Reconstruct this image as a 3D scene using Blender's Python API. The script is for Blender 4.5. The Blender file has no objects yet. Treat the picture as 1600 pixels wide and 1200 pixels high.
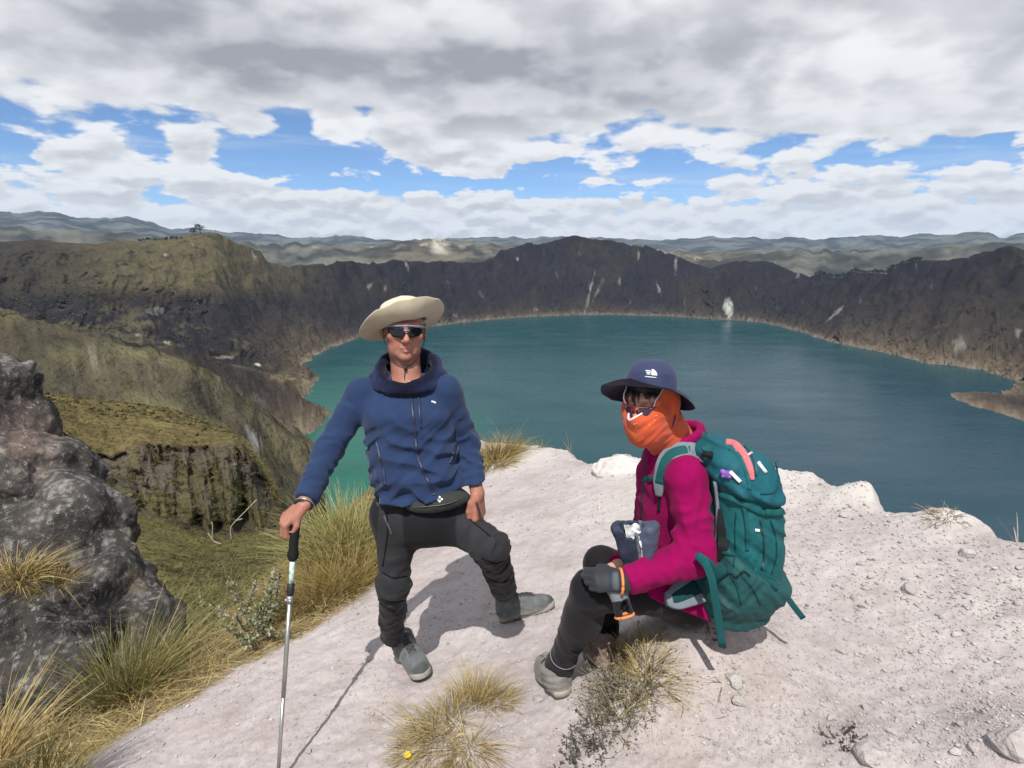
import bpy, math, random, time as _time; _t0 = _time.time()
import numpy as np
from math import radians as R, sin, cos, pi
C = bpy.context.scene.collection
S = bpy.context.scene
# ------------------------------------------------------------------ camera, sky, sun, exposure
CZ = 1.91; PITCH = R(13.13); FPX = 900.0           # camera height, downward pitch, focal length in pixels of a 1600 px wide frame
cam_d = bpy.data.cameras.new('camera'); cam = bpy.data.objects.new('camera', cam_d); C.objects.link(cam)
cam_d.sensor_width = 36; cam_d.lens = 36 * FPX / 1600; cam_d.clip_start = 0.05; cam_d.clip_end = 90000
cam.location = (0, 0, CZ); cam.rotation_euler = (pi / 2 - PITCH, 0, 0); S.camera = cam
SUN_EL, SUN_AZ = R(57), R(9)                        # sun stands behind the camera, a little to the left
SDIR = np.array([-sin(SUN_AZ) * cos(SUN_EL), -cos(SUN_AZ) * cos(SUN_EL), sin(SUN_EL)])
sl = bpy.data.lights.new('sun', 'SUN'); sl.energy = 5.0; sl.angle = R(0.5); sl.color = (1, .965, .91)
so = bpy.data.objects.new('sun', sl); C.objects.link(so); so.location = (0, 0, 50)
from mathutils import Vector, Matrix, noise as mnoise
so.rotation_euler = Vector(-SDIR).to_track_quat('-Z', 'Y').to_euler()
S.view_settings.view_transform = 'Standard'; S.view_settings.look = 'None'
S.view_settings.exposure = 0.0; S.view_settings.gamma = 1.0; S.view_settings.use_curve_mapping = False
S.cycles.max_bounces = 6; S.cycles.diffuse_bounces = 3; S.cycles.volume_bounces = 0; S.cycles.transparent_max_bounces = 6
S.cycles.use_denoising = True

# ------------------------------------------------------------------ node helpers
class NT:
    """small wrapper that writes node trees as expressions"""
    def __init__(s, tree): s.t = tree; s.n = tree.nodes; s.l = tree.links
    def put(s, sock, v):
        if isinstance(v, X): s.l.new(v.s, sock)
        elif isinstance(v, (tuple, list)) and len(v) == 3 and sock.type == 'RGBA': sock.default_value = (*v, 1)
        else: sock.default_value = v
    def math(s, op, a, b=0.0, c=0.0, clamp=False):
        n = s.n.new('ShaderNodeMath'); n.operation = op; n.use_clamp = clamp
        for i, v in enumerate((a, b, c)): s.put(n.inputs[i], v)
        return X(s, n.outputs[0])
    def step(s, x, a, b, lo=0.0, hi=1.0, lin=False):
        n = s.n.new('ShaderNodeMapRange'); n.interpolation_type = 'LINEAR' if lin else 'SMOOTHSTEP'
        for i, v in enumerate((x, a, b, lo, hi)): s.put(n.inputs[i], v)
        return X(s, n.outputs[0])
    def noise(s, vec, scale, detail=4, rough=.55, dist=0.0, lac=2.0, col=False):
        n = s.n.new('ShaderNodeTexNoise')
        s.put(n.inputs['Vector'], vec); s.put(n.inputs['Scale'], scale); n.inputs['Detail'].default_value = detail
        n.inputs['Roughness'].default_value = rough; n.inputs['Distortion'].default_value = dist; n.inputs['Lacunarity'].default_value = lac
        return X(s, n.outputs[1 if col else 0])
    def vor(s, vec, scale, feat='F1', out='Distance'):
        n = s.n.new('ShaderNodeTexVoronoi'); n.feature = feat; s.put(n.inputs['Vector'], vec); s.put(n.inputs['Scale'], scale)
        return X(s, n.outputs[out])
    def mix(s, f, a, b, mode='MIX'):
        n = s.n.new('ShaderNodeMix'); n.data_type = 'RGBA'; n.blend_type = mode; n.clamp_factor = True
        s.put(n.inputs[0], f); s.put(n.inputs[6], a); s.put(n.inputs[7], b)
        return X(s, n.outputs[2])
    def vec(s, x, y, z):
        n = s.n.new('ShaderNodeCombineXYZ')
        for i, v in enumerate((x, y, z)): s.put(n.inputs[i], v)
        return X(s, n.outputs[0])
    def sep(s, v):
        n = s.n.new('ShaderNodeSeparateXYZ'); s.put(n.inputs[0], v); return [X(s, o) for o in n.outputs]
    def vmath(s, op, a, b):
        n = s.n.new('ShaderNodeVectorMath'); n.operation = op; s.put(n.inputs[0], a); s.put(n.inputs[1], b); return X(s, n.outputs[0])
    def attr(s, name, out='Color'):
        n = s.n.new('ShaderNodeAttribute'); n.attribute_name = name; return X(s, n.outputs[out])
    def coord(s, o='Object'):
        n = s.n.new('ShaderNodeTexCoord'); return X(s, n.outputs[o])
    def geo(s, o='Position'):
        n = s.n.new('ShaderNodeNewGeometry'); return X(s, n.outputs[o])
    def bump(s, h, strength=.3, dist=.01, normal=None):
        n = s.n.new('ShaderNodeBump'); s.put(n.inputs['Height'], h); n.inputs['Strength'].default_value = strength; n.inputs['Distance'].default_value = dist
        if normal is not None: s.put(n.inputs['Normal'], normal)
        return X(s, n.outputs[0])
class X:
    def __init__(s, nt, sock): s.nt = nt; s.s = sock
    def __add__(s, o): return s.nt.math('ADD', s, o)
    __radd__ = __add__
    def __mul__(s, o): return s.nt.math('MULTIPLY', s, o)
    __rmul__ = __mul__
    def __sub__(s, o): return s.nt.math('SUBTRACT', s, o)
    def __rsub__(s, o): return s.nt.math('SUBTRACT', o, s)
    def __truediv__(s, o): return s.nt.math('DIVIDE', s, o)
    def __pow__(s, o): return s.nt.math('POWER', s, o)

# ------------------------------------------------------------------ sky: Nishita blue with a broken deck of cumulus
W = bpy.data.worlds.new('World'); S.world = W; W.use_nodes = True
W.cycles.sampling_method = 'MANUAL'; W.cycles.sample_map_resolution = 512
t = NT(W.node_tree); t.n.clear()
sky = t.n.new('ShaderNodeTexSky'); sky.sky_type = 'NISHITA'; sky.sun_disc = False
sky.sun_elevation = SUN_EL; sky.sun_rotation = pi + SUN_AZ; sky.altitude = 3800; sky.air_density = 1.0; sky.dust_density = .3; sky.ozone_density = 2.0
D = t.coord('Generated'); dx, dy, dz = t.sep(D)
el = t.math('ARCSINE', dz) * (180 / pi); az = t.math('ARCTAN2', dx, dy) * (180 / pi)
h = t.math('MAXIMUM', dz, 0.0) + .24
flat = t.vec(dx / h, dy / h, 0.0)                                        # the cloud deck seen in perspective
n1 = t.noise(flat, 2.2, 8, .52, .08)
big = t.noise(t.vmath('ADD', flat, (5.3, 2.1, 0)), 1.05, 3, .5)
ang = t.vec(az * .050, el * .125, 3.3)                                      # heaps standing on the horizon
n2 = t.noise(ang, 3.4, 8, .55, .10)
n2u = t.noise(t.vmath('ADD', ang, (-.015, .085, 0)), 3.4, 6, .52, .10)
n1u = t.noise(t.vmath('ADD', flat, (.03, -.10, 0)), 2.2, 6, .50, .08)
def puff(v, sc):
    """rounded billows: inverted distance to scattered centres, three octaves"""
    w = t.vmath('ADD', v, t.vmath('MULTIPLY', t.noise(v, sc * 1.2, 3, .5, col=True), (.22, .22, .22))); n = t.n.new('ShaderNodeTexVoronoi'); n.voronoi_dimensions = '2D'; n.feature = 'SMOOTH_F1'; t.put(n.inputs['Vector'], w); n.inputs['Scale'].default_value = sc; n.inputs['Detail'].default_value = 2.0; n.inputs['Roughness'].default_value = .45; n.inputs['Smoothness'].default_value = .35
    return .62 - X(t, n.outputs['Distance'])
def blob(a, e, ra, re, amp):
    q = (t.math('POWER', t.math('ABSOLUTE', (az - a) / ra), 2.0) + t.math('POWER', t.math('ABSOLUTE', (el - e) / re), 2.0))
    return t.math('EXPONENT', q * -1.0) * amp
GAPS = [(-38.8, 7.5, 1.7, 0.6, -0.30), (-19.0, 8.7, 7.2, 2.5, -0.40), (-20.8, 11.2, 3.1, 1.1, -0.24), (-13.8, 11.7, 1.7, 1.4, -0.12), (-9.0, 5.8, 9.6, 1.0, -0.38), (7.8, 5.1, 7.6, 0.7, -0.36), (16.9, 7.1, 2.2, 0.7, -0.34), (27.3, 5.5, 1.9, 0.5, -0.20), (22.0, 4.2, 1.3, 0.5, -0.22), (38.2, 8.0, 1.2, 0.3, -0.20), (-29.7, 8.7, 1.8, 0.7, -0.16), (-15.9, 10.4, 2.3, 1.7, 0.58), (-22.0, 10.2, 2.4, 1.3, 0.46), (-27.3, 8.1, 2.0, 1.6, 0.52), (-34.2, 7.1, 4.7, 1.1, 0.34), (-6.0, 8.6, 5.4, 2.2, 0.40), (22.8, 6.5, 3.5, 1.3, 0.12), (-8.8, 9.9, 3.5, 2.1, 0.34), (34.4, 13.7, 5.8, 2.9, 0.34), (0.3, 10.6, 5.3, 2.1, 0.15), (17.7, 10.8, 3.2, 2.0, 0.14)]
DARK = [(0.0, 15.4, 14.7, 3.3, -0.22), (-19.6, 14.1, 10.9, 2.8, -0.10), (-25.2, 16.2, 8.0, 2.6, -0.06), (14.5, 18.2, 4.7, 2.6, 0.16), (30.6, 15.5, 5.6, 2.5, 0.12), (5.9, 9.2, 14.6, 2.7, 0.06), (-15.9, 10.2, 2.6, 1.8, 0.16), (33.9, 9.0, 6.0, 3.1, -0.05), (-32.4, 11.0, 7.2, 2.2, 0.04), (-18.7, 5.8, 1.4, 0.6, 0.20), (1.8, 4.3, 1.3, 0.6, 0.20), (6.1, 3.5, 1.8, 0.6, 0.15)]
low = t.step(el, 6.0, 12.0)
b1, b1u = puff(flat, 3.6), puff(t.vmath('ADD', flat, (.03, -.09, 0)), 3.6); b2, b2u = puff(ang, 5.0), puff(t.vmath('ADD', ang, (-.015, .075, 0)), 5.0)
n1, n1u, n2, n2u = n1 + b1 * .20, n1u + b1u * .20, n2 + b2 * .24, n2u + b2u * .24
nn = n2 + (n1 - n2) * low; nu = n2u + (n1u - n2u) * low
fld = (nn - .505) * 1.75 + .5 + t.step(el, 6.0, 12.0, 0, .20) + t.step(el, 10, 15, 0, .34) + t.step(el, 7.6, 3.4, 0, .42)
for b in GAPS: fld = fld + blob(*b)
cover = t.step(fld, .48, .63)
edge = t.step(fld, .56, .90)
lit = t.step(nn - nu, -.15, .15)
deck = t.step(big, .38, .60) * t.step(el, 8, 17)
shade = lit * .42 + .70 - edge * .16 - deck * .30 + t.step(el, 2, 9, .10, 0)
for b in DARK: shade = shade + blob(*b)
shade = t.math('MINIMUM', t.math('MAXIMUM', shade, .26), 1.0)
ccol = t.mix(shade, (.17, .18, .235), (.93, .94, .96))
wisp = t.step(t.noise(t.vec(az * .03, el * .32, 8.0), 1.6, 8, .6, .6), .47, .75, 0, .45)
bl = t.n.new('ShaderNodeVectorMath'); bl.operation = 'SCALE'; t.l.new(sky.outputs[0], bl.inputs[0]); bl.inputs['Scale'].default_value = .115
blue = t.mix(1.0, X(t, bl.outputs[0]), (.85, 1.02, 1.18), 'MULTIPLY')
col = t.mix(wisp, blue, (.75, .82, .9))
col = t.mix(cover, col, ccol)
bg = t.n.new('ShaderNodeBackground'); t.put(bg.inputs[0], col); bg.inputs[1].default_value = 1.0
ow = t.n.new('ShaderNodeOutputWorld'); t.l.new(bg.outputs[0], ow.inputs[0])

# ------------------------------------------------------------------ helpers: projection, noise, meshes
CP, SP = cos(PITCH), sin(PITCH)
def ray(px, py):
    u = (np.asarray(px, float) - 800) / FPX; v = (600 - np.asarray(py, float)) / FPX
    return np.stack([u, CP + v * SP, -SP + v * CP], -1)
def at(px, py, Y):
    """the point seen at photo pixel (px, py) that lies Y metres ahead of the camera"""
    d = ray(px, py); return np.array([0, 0, CZ]) + d * (Y / d[..., 1])[..., None]
def azel(px, py):
    d = ray(px, py); return np.degrees(np.arctan2(d[..., 0], d[..., 1])), np.arctan2(d[..., 2], np.hypot(d[..., 0], d[..., 1]))
def topx(P):
    x, y, z = P[..., 0], P[..., 1], P[..., 2] - CZ
    f = np.maximum(y * CP - z * SP, 1e-3); u = y * SP + z * CP
    return 800 + FPX * x / f, 600 - FPX * u / f
_rs = np.random.RandomState(3); _pm = _rs.permutation(256).astype(np.int32); _pm = np.concatenate([_pm, _pm, _pm])
_g = _rs.normal(size=(256, 3)).astype(np.float32); _g /= np.linalg.norm(_g, axis=1, keepdims=True)
def pn(P):
    """gradient noise, about -.7 to .7"""
    P = np.asarray(P, np.float32); F = np.floor(P); f = P - F; I = F.astype(np.int32) & 255
    w = f * f * f * (f * (f * 6 - 15) + 10); out = 0
    for i in (0, 1):
        for j in (0, 1):
            for k in (0, 1):
                hsh = _pm[_pm[_pm[I[..., 0] + i] + I[..., 1] + j] + I[..., 2] + k]; g = _g[hsh]
                d = (f[..., 0] - i) * g[..., 0] + (f[..., 1] - j) * g[..., 1] + (f[..., 2] - k) * g[..., 2]
                out = out + d * (w[..., 0] if i else 1 - w[..., 0]) * (w[..., 1] if j else 1 - w[..., 1]) * (w[..., 2] if k else 1 - w[..., 2])
    return out
def fbm(P, octv=4, gain=.5, lac=2.03, ridge=False):
    P = np.asarray(P, np.float32); a = 1.0; o = 0
    for i in range(octv):
        v = pn(P + i * 17.3)
        if ridge: v = .5 - np.abs(v) * 1.6
        o = o + a * v; a *= gain; P = P * lac
    return o
def sst(x, a, b):
    q = np.clip((x - a) / (b - a), 0, 1); return q * q * (3 - 2 * q)
def mesh(name, V, F, m=None, parent=None, cols=None, smooth=True, attrs=None):
    """one mesh object from numpy arrays (F: quads or triangles)"""
    V = np.asarray(V, np.float32); F = np.asarray(F, np.int32); k = F.shape[1]
    me = bpy.data.meshes.new(name); me.vertices.add(len(V)); me.vertices.foreach_set('co', V.ravel())
    me.loops.add(F.size); me.loops.foreach_set('vertex_index', F.ravel())
    me.polygons.add(len(F)); me.polygons.foreach_set('loop_start', np.arange(0, F.size, k, dtype=np.int32))
    me.polygons.foreach_set('use_smooth', np.full(len(F), smooth, dtype=bool))
    me.update(calc_edges=True)
    if cols is not None:
        a = me.color_attributes.new('col', 'FLOAT_COLOR', 'POINT'); cc = np.ones((len(V), 4), np.float32); cc[:, :3] = cols; a.data.foreach_set('color', cc.ravel())
    if m: me.materials.append(m)
    return link(name, me, parent)
def link(name, me, parent=None):
    o = bpy.data.objects.new(name, me); C.objects.link(o)
    if parent: o.parent = parent; o.matrix_parent_inverse = parent.matrix_basis.inverted()
    return o
def tag(o, label=None, cat=None, group=None, kind=None):
    for k, v in (('label', label), ('category', cat), ('group', group), ('kind', kind)):
        if v: o[k] = v
    return o
def thing(name, loc, label, cat, group=None):
    o = bpy.data.objects.new(name, None); C.objects.link(o); o.location = loc; o.empty_display_size = .1
    bpy.context.view_layer.update(); return tag(o, label, cat, group)
def grid_faces(n, m, wrap=False):
    i, j = np.meshgrid(np.arange(n - 1), np.arange(m if wrap else m - 1), indexing='ij'); i = i.ravel(); j = j.ravel(); j2 = (j + 1) % m
    return np.stack([i * m + j, i * m + j2, (i + 1) * m + j2, (i + 1) * m + j], 1)
def mat(name, fn):
    """procedural Principled material; fn(tree, put) sets its sockets"""
    m = bpy.data.materials.new(name); m.use_nodes = True; t = NT(m.node_tree); b = m.node_tree.nodes['Principled BSDF']
    def put(**kw):
        for k, v in kw.items(): t.put(b.inputs[k.replace('_', ' ')], v)
    b.inputs['Roughness'].default_value = .8; b.inputs['Specular IOR Level'].default_value = .25
    fn(t, put); return m
def sdpoly(P, Q):
    """signed distance to polygon Q, positive outside"""
    d = np.full(len(P), 1e12); ins = np.zeros(len(P), bool)
    for i in range(len(Q)):
        a, b = Q[i], Q[(i + 1) % len(Q)]; e = b - a; w = P - a
        q = np.clip((w @ e) / (e @ e), 0, 1); r = w - q[:, None] * e; d = np.minimum(d, (r * r).sum(1))
        c = ((a[1] > P[:, 1]) != (b[1] > P[:, 1])) & (P[:, 0] < (b[0] - a[0]) * (P[:, 1] - a[1]) / (b[1] - a[1] + 1e-12) + a[0]); ins ^= c
    d = np.sqrt(d); return np.where(ins, -d, d)
def c3(*c): return np.array(c, np.float32)
def mixc(c, w, d): return c * (1 - w[..., None]) + np.asarray(d, np.float32) * w[..., None]
# ------------------------------------------------------------------ crater: slopes, far wall, lake, hills beyond
def curve(pts, ext=None):
    """photo points (x, y) -> elevation as a function of azimuth"""
    p = np.array(pts, float); a, e = azel(p[:, 0], p[:, 1]); o = np.argsort(a); a, e = a[o], e[o]
    return lambda q: np.interp(q, a, e)
def knots(pts, y=500):
    p = np.array(pts, float); a, _ = azel(p[:, 0], np.full(len(p), y)); return lambda q: np.interp(q, a, p[:, 1])
RIM = [(-400, 390), (-150, 380), (0, 378), (30, 377), (60, 374), (90, 378), (150, 381), (180, 377), (220, 378), (245, 374), (270, 373), (290, 368), (310, 366), (325, 363), (340, 364), (352, 370), (365, 378), (400, 386), (430, 396),
       (450, 402), (465, 395), (485, 388), (505, 391), (530, 389), (550, 396), (570, 401), (600, 408), (620, 403), (650, 404), (675, 405), (700, 402), (730, 403), (755, 406), (770, 398), (785, 383), (800, 376), (820, 373), (850, 368), (870, 364),
       (885, 361), (898, 359), (910, 362), (925, 366), (945, 366), (960, 366), (975, 369), (990, 377), (1010, 381), (1040, 392), (1065, 403), (1085, 411), (1110, 419), (1128, 413), (1150, 408), (1180, 405), (1205, 406), (1230, 413), (1280, 417), (1350, 411), (1420, 401), (1450, 393), (1480, 385),
       (1500, 381), (1540, 378), (1570, 376), (1600, 373), (1700, 366), (1900, 345), (2300, 330)]
SHORE = [(-300, 560), (300, 560), (430, 580), (500, 555), (540, 535), (600, 520), (690, 508), (760, 500), (830, 495), (900, 492), (1000, 493), (1100, 498), (1194, 504), (1247, 517), (1287, 532), (1334, 542), (1381, 551), (1444, 567), (1537, 579), (1587, 595), (1700, 625), (1900, 690), (2300, 800)]
fr, fs = curve(RIM), curve(SHORE)
LZ = CZ + 3350 * math.tan(float(fs(azel(900, 492)[0])))                   # lake level
def lakept(px, py):
    d = ray(px, py); return d[..., :2] * ((LZ - CZ) / d[..., 2])[..., None]
LAKE = lakept(*np.array([(425, 800), (455, 738), (475, 722), (497, 700), (480, 690), (462, 686), (490, 672), (518, 656), (514, 644), (498, 641), (481, 637), (478, 622), (483, 610), (492, 600), (497, 590), (480, 585), (459, 579), (475, 566), (508, 547), (540, 535),
       (560, 527), (600, 520), (690, 508), (760, 500), (830, 495), (900, 492), (950, 491.5), (1000, 493), (1050, 494.5), (1100, 498), (1150, 500.5), (1194, 504), (1247, 517), (1287, 532), (1334, 542), (1381, 551), (1444, 567), (1490, 572), (1537, 579),
       (1587, 595), (1575, 611), (1562, 617), (1535, 613), (1506, 612), (1480, 617), (1500, 627), (1522, 636), (1569, 648), (1600, 659), (1700, 700), (1800, 760), (1850, 850), (1700, 960), (1300, 1000), (800, 960), (520, 900)], float).T)
AZ = np.concatenate([np.linspace(-180, -62, 40, endpoint=False), np.linspace(-62, -48, 50, endpoint=False), np.linspace(-48, 46, 860), np.linspace(46.2, 62, 50), np.linspace(64, 180, 40, endpoint=False)])
a = np.clip(AZ, -62, 62)
pxk = 800 + FPX * np.tan(np.radians(np.clip(a, -60, 60))) / CP            # photo column near the horizon
Lw = 1 - sst(pxk, 455, 560)                                                # 1: land all the way, 0: lake in between
C1 = [(-300, 1130), (200, 1040), (440, 1010), (560, 1010)]
C2 = [(-300, 960), (100, 940), (300, 925), (440, 905), (560, 930)]
C3 = [(-300, 760), (60, 775), (200, 800), (260, 815), (340, 838), (400, 832), (440, 828), (480, 860), (560, 930)]
C4 = [(-300, 640), (60, 655), (130, 705), (175, 722), (220, 698), (262, 699), (300, 700), (340, 694), (365, 691), (382, 700), (395, 716), (410, 740), (425, 768), (440, 812), (480, 858), (560, 930)]
C5 = [(-300, 600), (80, 622), (150, 625), (200, 633), (250, 643), (300, 656), (340, 669), (362, 683), (380, 698), (395, 714), (425, 765), (450, 810), (480, 850), (560, 930)]
C7 = [(-300, 600), (80, 618), (200, 640), (300, 660), (365, 690), (400, 708), (440, 745), (480, 770), (560, 840)]
C8 = [(-300, 470), (0, 499), (30, 501), (60, 508), (100, 509), (135, 511), (160, 519), (200, 531), (250, 546), (300, 557), (380, 577), (430, 592), (480, 606), (560, 700)]
CB = [(-300, 540), (100, 540), (200, 542), (300, 556), (400, 574), (450, 586), (560, 610)]
CM = [(-300, 470), (0, 465), (100, 458), (250, 452), (330, 458), (400, 482), (450, 500), (500, 510), (560, 500)]
def zr(c, r): return CZ + r * np.tan(curve(c)(a))
r_land = [2, 12, 30, 62, 70, 118, 170, 330, 800, 1020, 1700, 2050, 2550, 3000, 5200]
r_land = [np.full(len(a), float(v)) for v in r_land]
z_land = [np.full(len(a), -5.0), zr(C1, 12), zr(C2, 30), zr(C3, 62), zr(C4, 70), zr(C5, 118), zr(C5, 170) - 16, zr(C7, 330), zr(C8, 800), zr(C8, 1020) - 40, zr(CB, 1700), zr(CM, 2050), None, None, None]
rs = (LZ - CZ) / np.tan(fs(a)); rr = np.maximum(rs + 330, 1300)
r_lake = [np.full(len(a), float(v)) for v in (2, 12, 30, 62, 100, 200, 300, 450, 650)] + [rs * .97, rs - 15, rs + 70 + 0 * a, rr, rr + 450, rr + 2600]
z_lake = [np.full(len(a), float(v)) for v in (-5, -14, -34, -68, -105, -190, -275, LZ - 14, LZ - 14, LZ - 14, LZ - 6, LZ + 24)] + [None, None, None]
rimr = Lw * r_land[12] + (1 - Lw) * r_lake[12]; zrim = CZ + rimr * np.tan(fr(a))
z_land[12] = zrim; z_land[13] = zrim - 130; z_land[14] = np.full(len(a), -420.0)
z_lake[12] = zrim; z_lake[13] = zrim - 130; z_lake[14] = np.full(len(a), -420.0)
back = sst(np.abs(AZ), 66, 110)                                            # behind the photographer: the outer flank
RN, ZN = [], []
for i in range(15):
    r = Lw * r_land[i] + (1 - Lw) * r_lake[i]; z = Lw * z_land[i] + (1 - Lw) * z_lake[i]
    RN.append(r); ZN.append(z * (1 - back) + back * (-1.5 - .12 * r ** .93))
RN, ZN = np.array(RN), np.array(ZN)
segn = [5, 12, 18, 16, 34, 16, 14, 44, 46, 34, 60, 62, 64, 8, 6, 0]
T = np.concatenate([i + np.arange(n) / n for i, n in zip(range(14), segn)] + [[14.0]])
ti = np.minimum(T.astype(int), 13); tf = (T - ti)[:, None]
fsm = tf                                                                    # straight between nodes; relief comes from noise
r = RN[ti] * (1 - fsm) + RN[ti + 1] * fsm; z = ZN[ti] * (1 - fsm) + ZN[ti + 1] * fsm
nT, nA = r.shape; TT = np.repeat(T[:, None], nA, 1); AA = np.repeat(AZ[None], nT, 0); LL = np.repeat(Lw[None], nT, 0)
# gullies on the walls: spurs running down the slope
wall = sst(TT, 9.6, 10.6) * (1 - sst(TT, 11.7, 12.1))
hill = sst(TT, 6.6, 7.2) * (1 - sst(TT, 9.2, 9.8)) * LL
av = np.radians(AA)
warp = fbm(np.stack([av * 14, TT * 1.3, 0 * av], -1), 3) * .5
g1 = fbm(np.stack([(av + warp * .05) * 26, TT * .8, 0 * av + 4], -1), 6, .55, ridge=True)
g2 = fbm(np.stack([(av + warp * .05) * 95, TT * 3.0, 0 * av + 9], -1), 4, .6, ridge=True)
r = r - wall * (g1 * 95 + g2 * 36) * np.clip(r / 2500, .4, 1.2)
xy = np.stack([r * np.sin(av), r * np.cos(av)], -1)
def n3(s, k=0, o=5, rg=False): return fbm(np.concatenate([xy / s, np.full(xy.shape[:2] + (1,), k * 3.7)], -1), o, .52, ridge=rg)
z = z + hill * (n3(230, 1, 6, True) * 40 + n3(60, 2, 5, True) * 15)
z = z + wall * (n3(120, 3, 5) * 14 + n3(30, 12, 3) * 5)
z = z + sst(TT, 11.6, 12) * (n3(90, 4, 4) * 4)
near = 1 - sst(TT, 6, 7)
prom = sst(TT, 3.9, 4.1) * (1 - sst(TT, 5.8, 6.4)) * LL
cliff = sst(TT, 2.95, 3.05) * (1 - sst(TT, 3.95, 4.05)) * LL
z = z + near * (n3(9, 5, 5) * .5 * np.clip(r / 40, .2, 1.6)) + prom * n3(22, 6, 4, True) * 1.0
r = r + cliff * (n3(7, 7, 4, True) * 5.5 + fbm(np.stack([av * 30, 0 * av, z / 8], -1), 5, .55, ridge=True) * 3.4 + fbm(np.stack([av * 22, r / 30, z / 3.0], -1), 4, .55) * 1.6 + fbm(np.stack([av * 120, 0 * av, z / 1.6], -1), 3) * .9 - 3.2)
xy = np.stack([r * np.sin(av), r * np.cos(av)], -1)
sd = np.full(r.shape, 1e6); mk = (r > 350) & (np.abs(AA) < 64)
P2 = xy[mk]; jit = fbm(np.stack([P2[:, 0] / 70, P2[:, 1] / 70, 0 * P2[:, 0]], -1), 5, .6) * 26
sdm = sdpoly(P2, LAKE) + jit; sd[mk] = sdm
beach = n3(160, 8, 4)
zl = np.maximum(np.minimum(z, LZ + 1.2 + np.maximum(sd, 0) * (1.0 + .5 * beach)), LZ + np.clip(sd * .3, .3, 11 + 5 * beach))
z = np.where(mk, np.where(sd < 0, np.minimum(LZ - 1.5 + sd * .25, LZ - 1), zl), z)
V = np.stack([xy[..., 0], xy[..., 1], z], -1).reshape(-1, 3)
def n3c(s, k=0, o=5): return fbm(np.stack([xy[..., 0] / s, xy[..., 1] / s, z / s + k * 3.7], -1), o, .52)
# ground cover, with cloud shade and a sunlit patch painted into the colours
px, py = topx(V); px = px.reshape(r.shape); py = py.reshape(r.shape)
nA_, nB_, nC_ = n3c(300, 20, 6), n3c(45, 21, 5), n3c(11, 22, 4)
col = np.ones(r.shape + (3,), np.float32) * c3(.022, .0195, .025)  # very dark wall tone stands in for cloud shadow
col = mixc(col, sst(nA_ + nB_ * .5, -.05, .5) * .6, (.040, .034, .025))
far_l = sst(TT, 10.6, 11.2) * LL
sunny = far_l * np.exp(-((px - 270) / 170) ** 2) * sst(py, 470, 440) * sst(nB_ * .6 + nC_ * .3, -.55, .1)  # sun patch painted lighter where the cloud shade breaks
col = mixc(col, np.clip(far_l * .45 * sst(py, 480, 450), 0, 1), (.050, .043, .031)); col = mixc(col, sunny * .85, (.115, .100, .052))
mh = sst(TT, 6.2, 6.8) * (1 - sst(TT, 8.6, 9.4)) * LL
col = mixc(col, mh, (.100, .092, .064)); col = mixc(col, mh * sst(nB_ + nA_ * .6, -.1, .35), (.155, .146, .082)); col = mixc(col, mh * sst(nA_ - nB_ * .5, .0, .4) * .5, (.075, .066, .050)); col = mixc(col, mh * sst(nC_ - nB_ * .4, .05, .35) * .85, (.056, .051, .042))
col = mixc(col, mh * sst(TT, 7.75, 8) * .5, (.16, .14, .07))
low_ = sst(TT, 9.4, 9.9) * (1 - sst(TT, 10.4, 10.9)) * LL
col = mixc(col, low_ * sst(nB_ + nA_, -.1, .4) * .75, (.11, .10, .062))
col = mixc(col, prom, (.175, .145, .066)); col = mixc(col, prom * sst(nC_ + n3c(4, 23, 3) * .5, .05, .5) * .6, (.085, .068, .032))
val = (1 - sst(TT, 2.9, 3.0)) * LL
col = mixc(col, val, (.115, .105, .044)); col = mixc(col, val * sst(n3c(5, 24, 4), -.1, .3) * .75, (.060, .058, .027))
col = mixc(col, cliff, (.088, .079, .068)); cz_ = fbm(np.stack([av * 45, 0 * av, z / 3.2], -1), 5, .6); col = mixc(col, cliff * sst(cz_ + (1 - np.clip(TT - 3, 0, 1)) * .55, .05, .45) * .85, (.090, .080, .040)); col = mixc(col, cliff * sst(cz_, -.2, -.5) * .6, (.13, .115, .10))
rightn = sst(px, 1230, 1400)
shore = np.exp(-np.maximum(sd, 0) / (22 + 40 * rightn + 45 * LL)) * (r > 350)
col = mixc(col, np.clip(shore * (.62 + .4 * rightn + .3 * LL + nC_ * .5), 0, .9), (.15, .118, .078))
col = mixc(col, np.exp(-((sd - 3) / 5) ** 2) * .3 * (r > 350), (.34, .32, .30))
wl = fbm(np.stack([px / 7, py / 5, 0 * px], -1), 4, .6)
def scar(x, y, rx, ry, amt, tilt=0.0, c=(.36, .35, .34), tmin=6.2):
    global col
    u = px - x - (py - y) * tilt; q = (u / rx) ** 2 + ((py - y) / ry) ** 2
    w = sst(1.0 - q + wl * 1.1, .1, .8) * amt * (TT > tmin) * (r > 200)
    col = mixc(col, np.clip(w, 0, 1), c)
scar(1138, 482, 9, 18, 1.0, .08, (.40, .41, .39)); scar(1306, 489, 3, 15, .8, -1.1); scar(922, 455, 2.2, 36, .5, -.25); scar(936, 450, 1.6, 32, .4, -.5); scar(1056, 414, 2.2, 16, .6, -.1)
scar(1030, 452, 3, 12, .5, .4); scar(968, 440, 4, 4, .5); scar(998, 400, 2, 9, .5); scar(809, 405, 2, 5, .6); scar(752, 460, 2, 9, .35, .6); scar(838, 483, 5, 3, .4); scar(636, 415, 2, 8, .45, .3); scar(578, 445, 6, 4, .45); scar(602, 450, 3, 5, .45)
scar(712, 492, 5, 3, .45); scar(630, 405, 2, 8, .4, .2); scar(1247, 428, 3, 8, .4, -.3); scar(1432, 415, 2, 6, .35, -.6); scar(1530, 385, 8, 5, .35); scar(1500, 540, 14, 12, .35); scar(1590, 520, 6, 8, .4)
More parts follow.
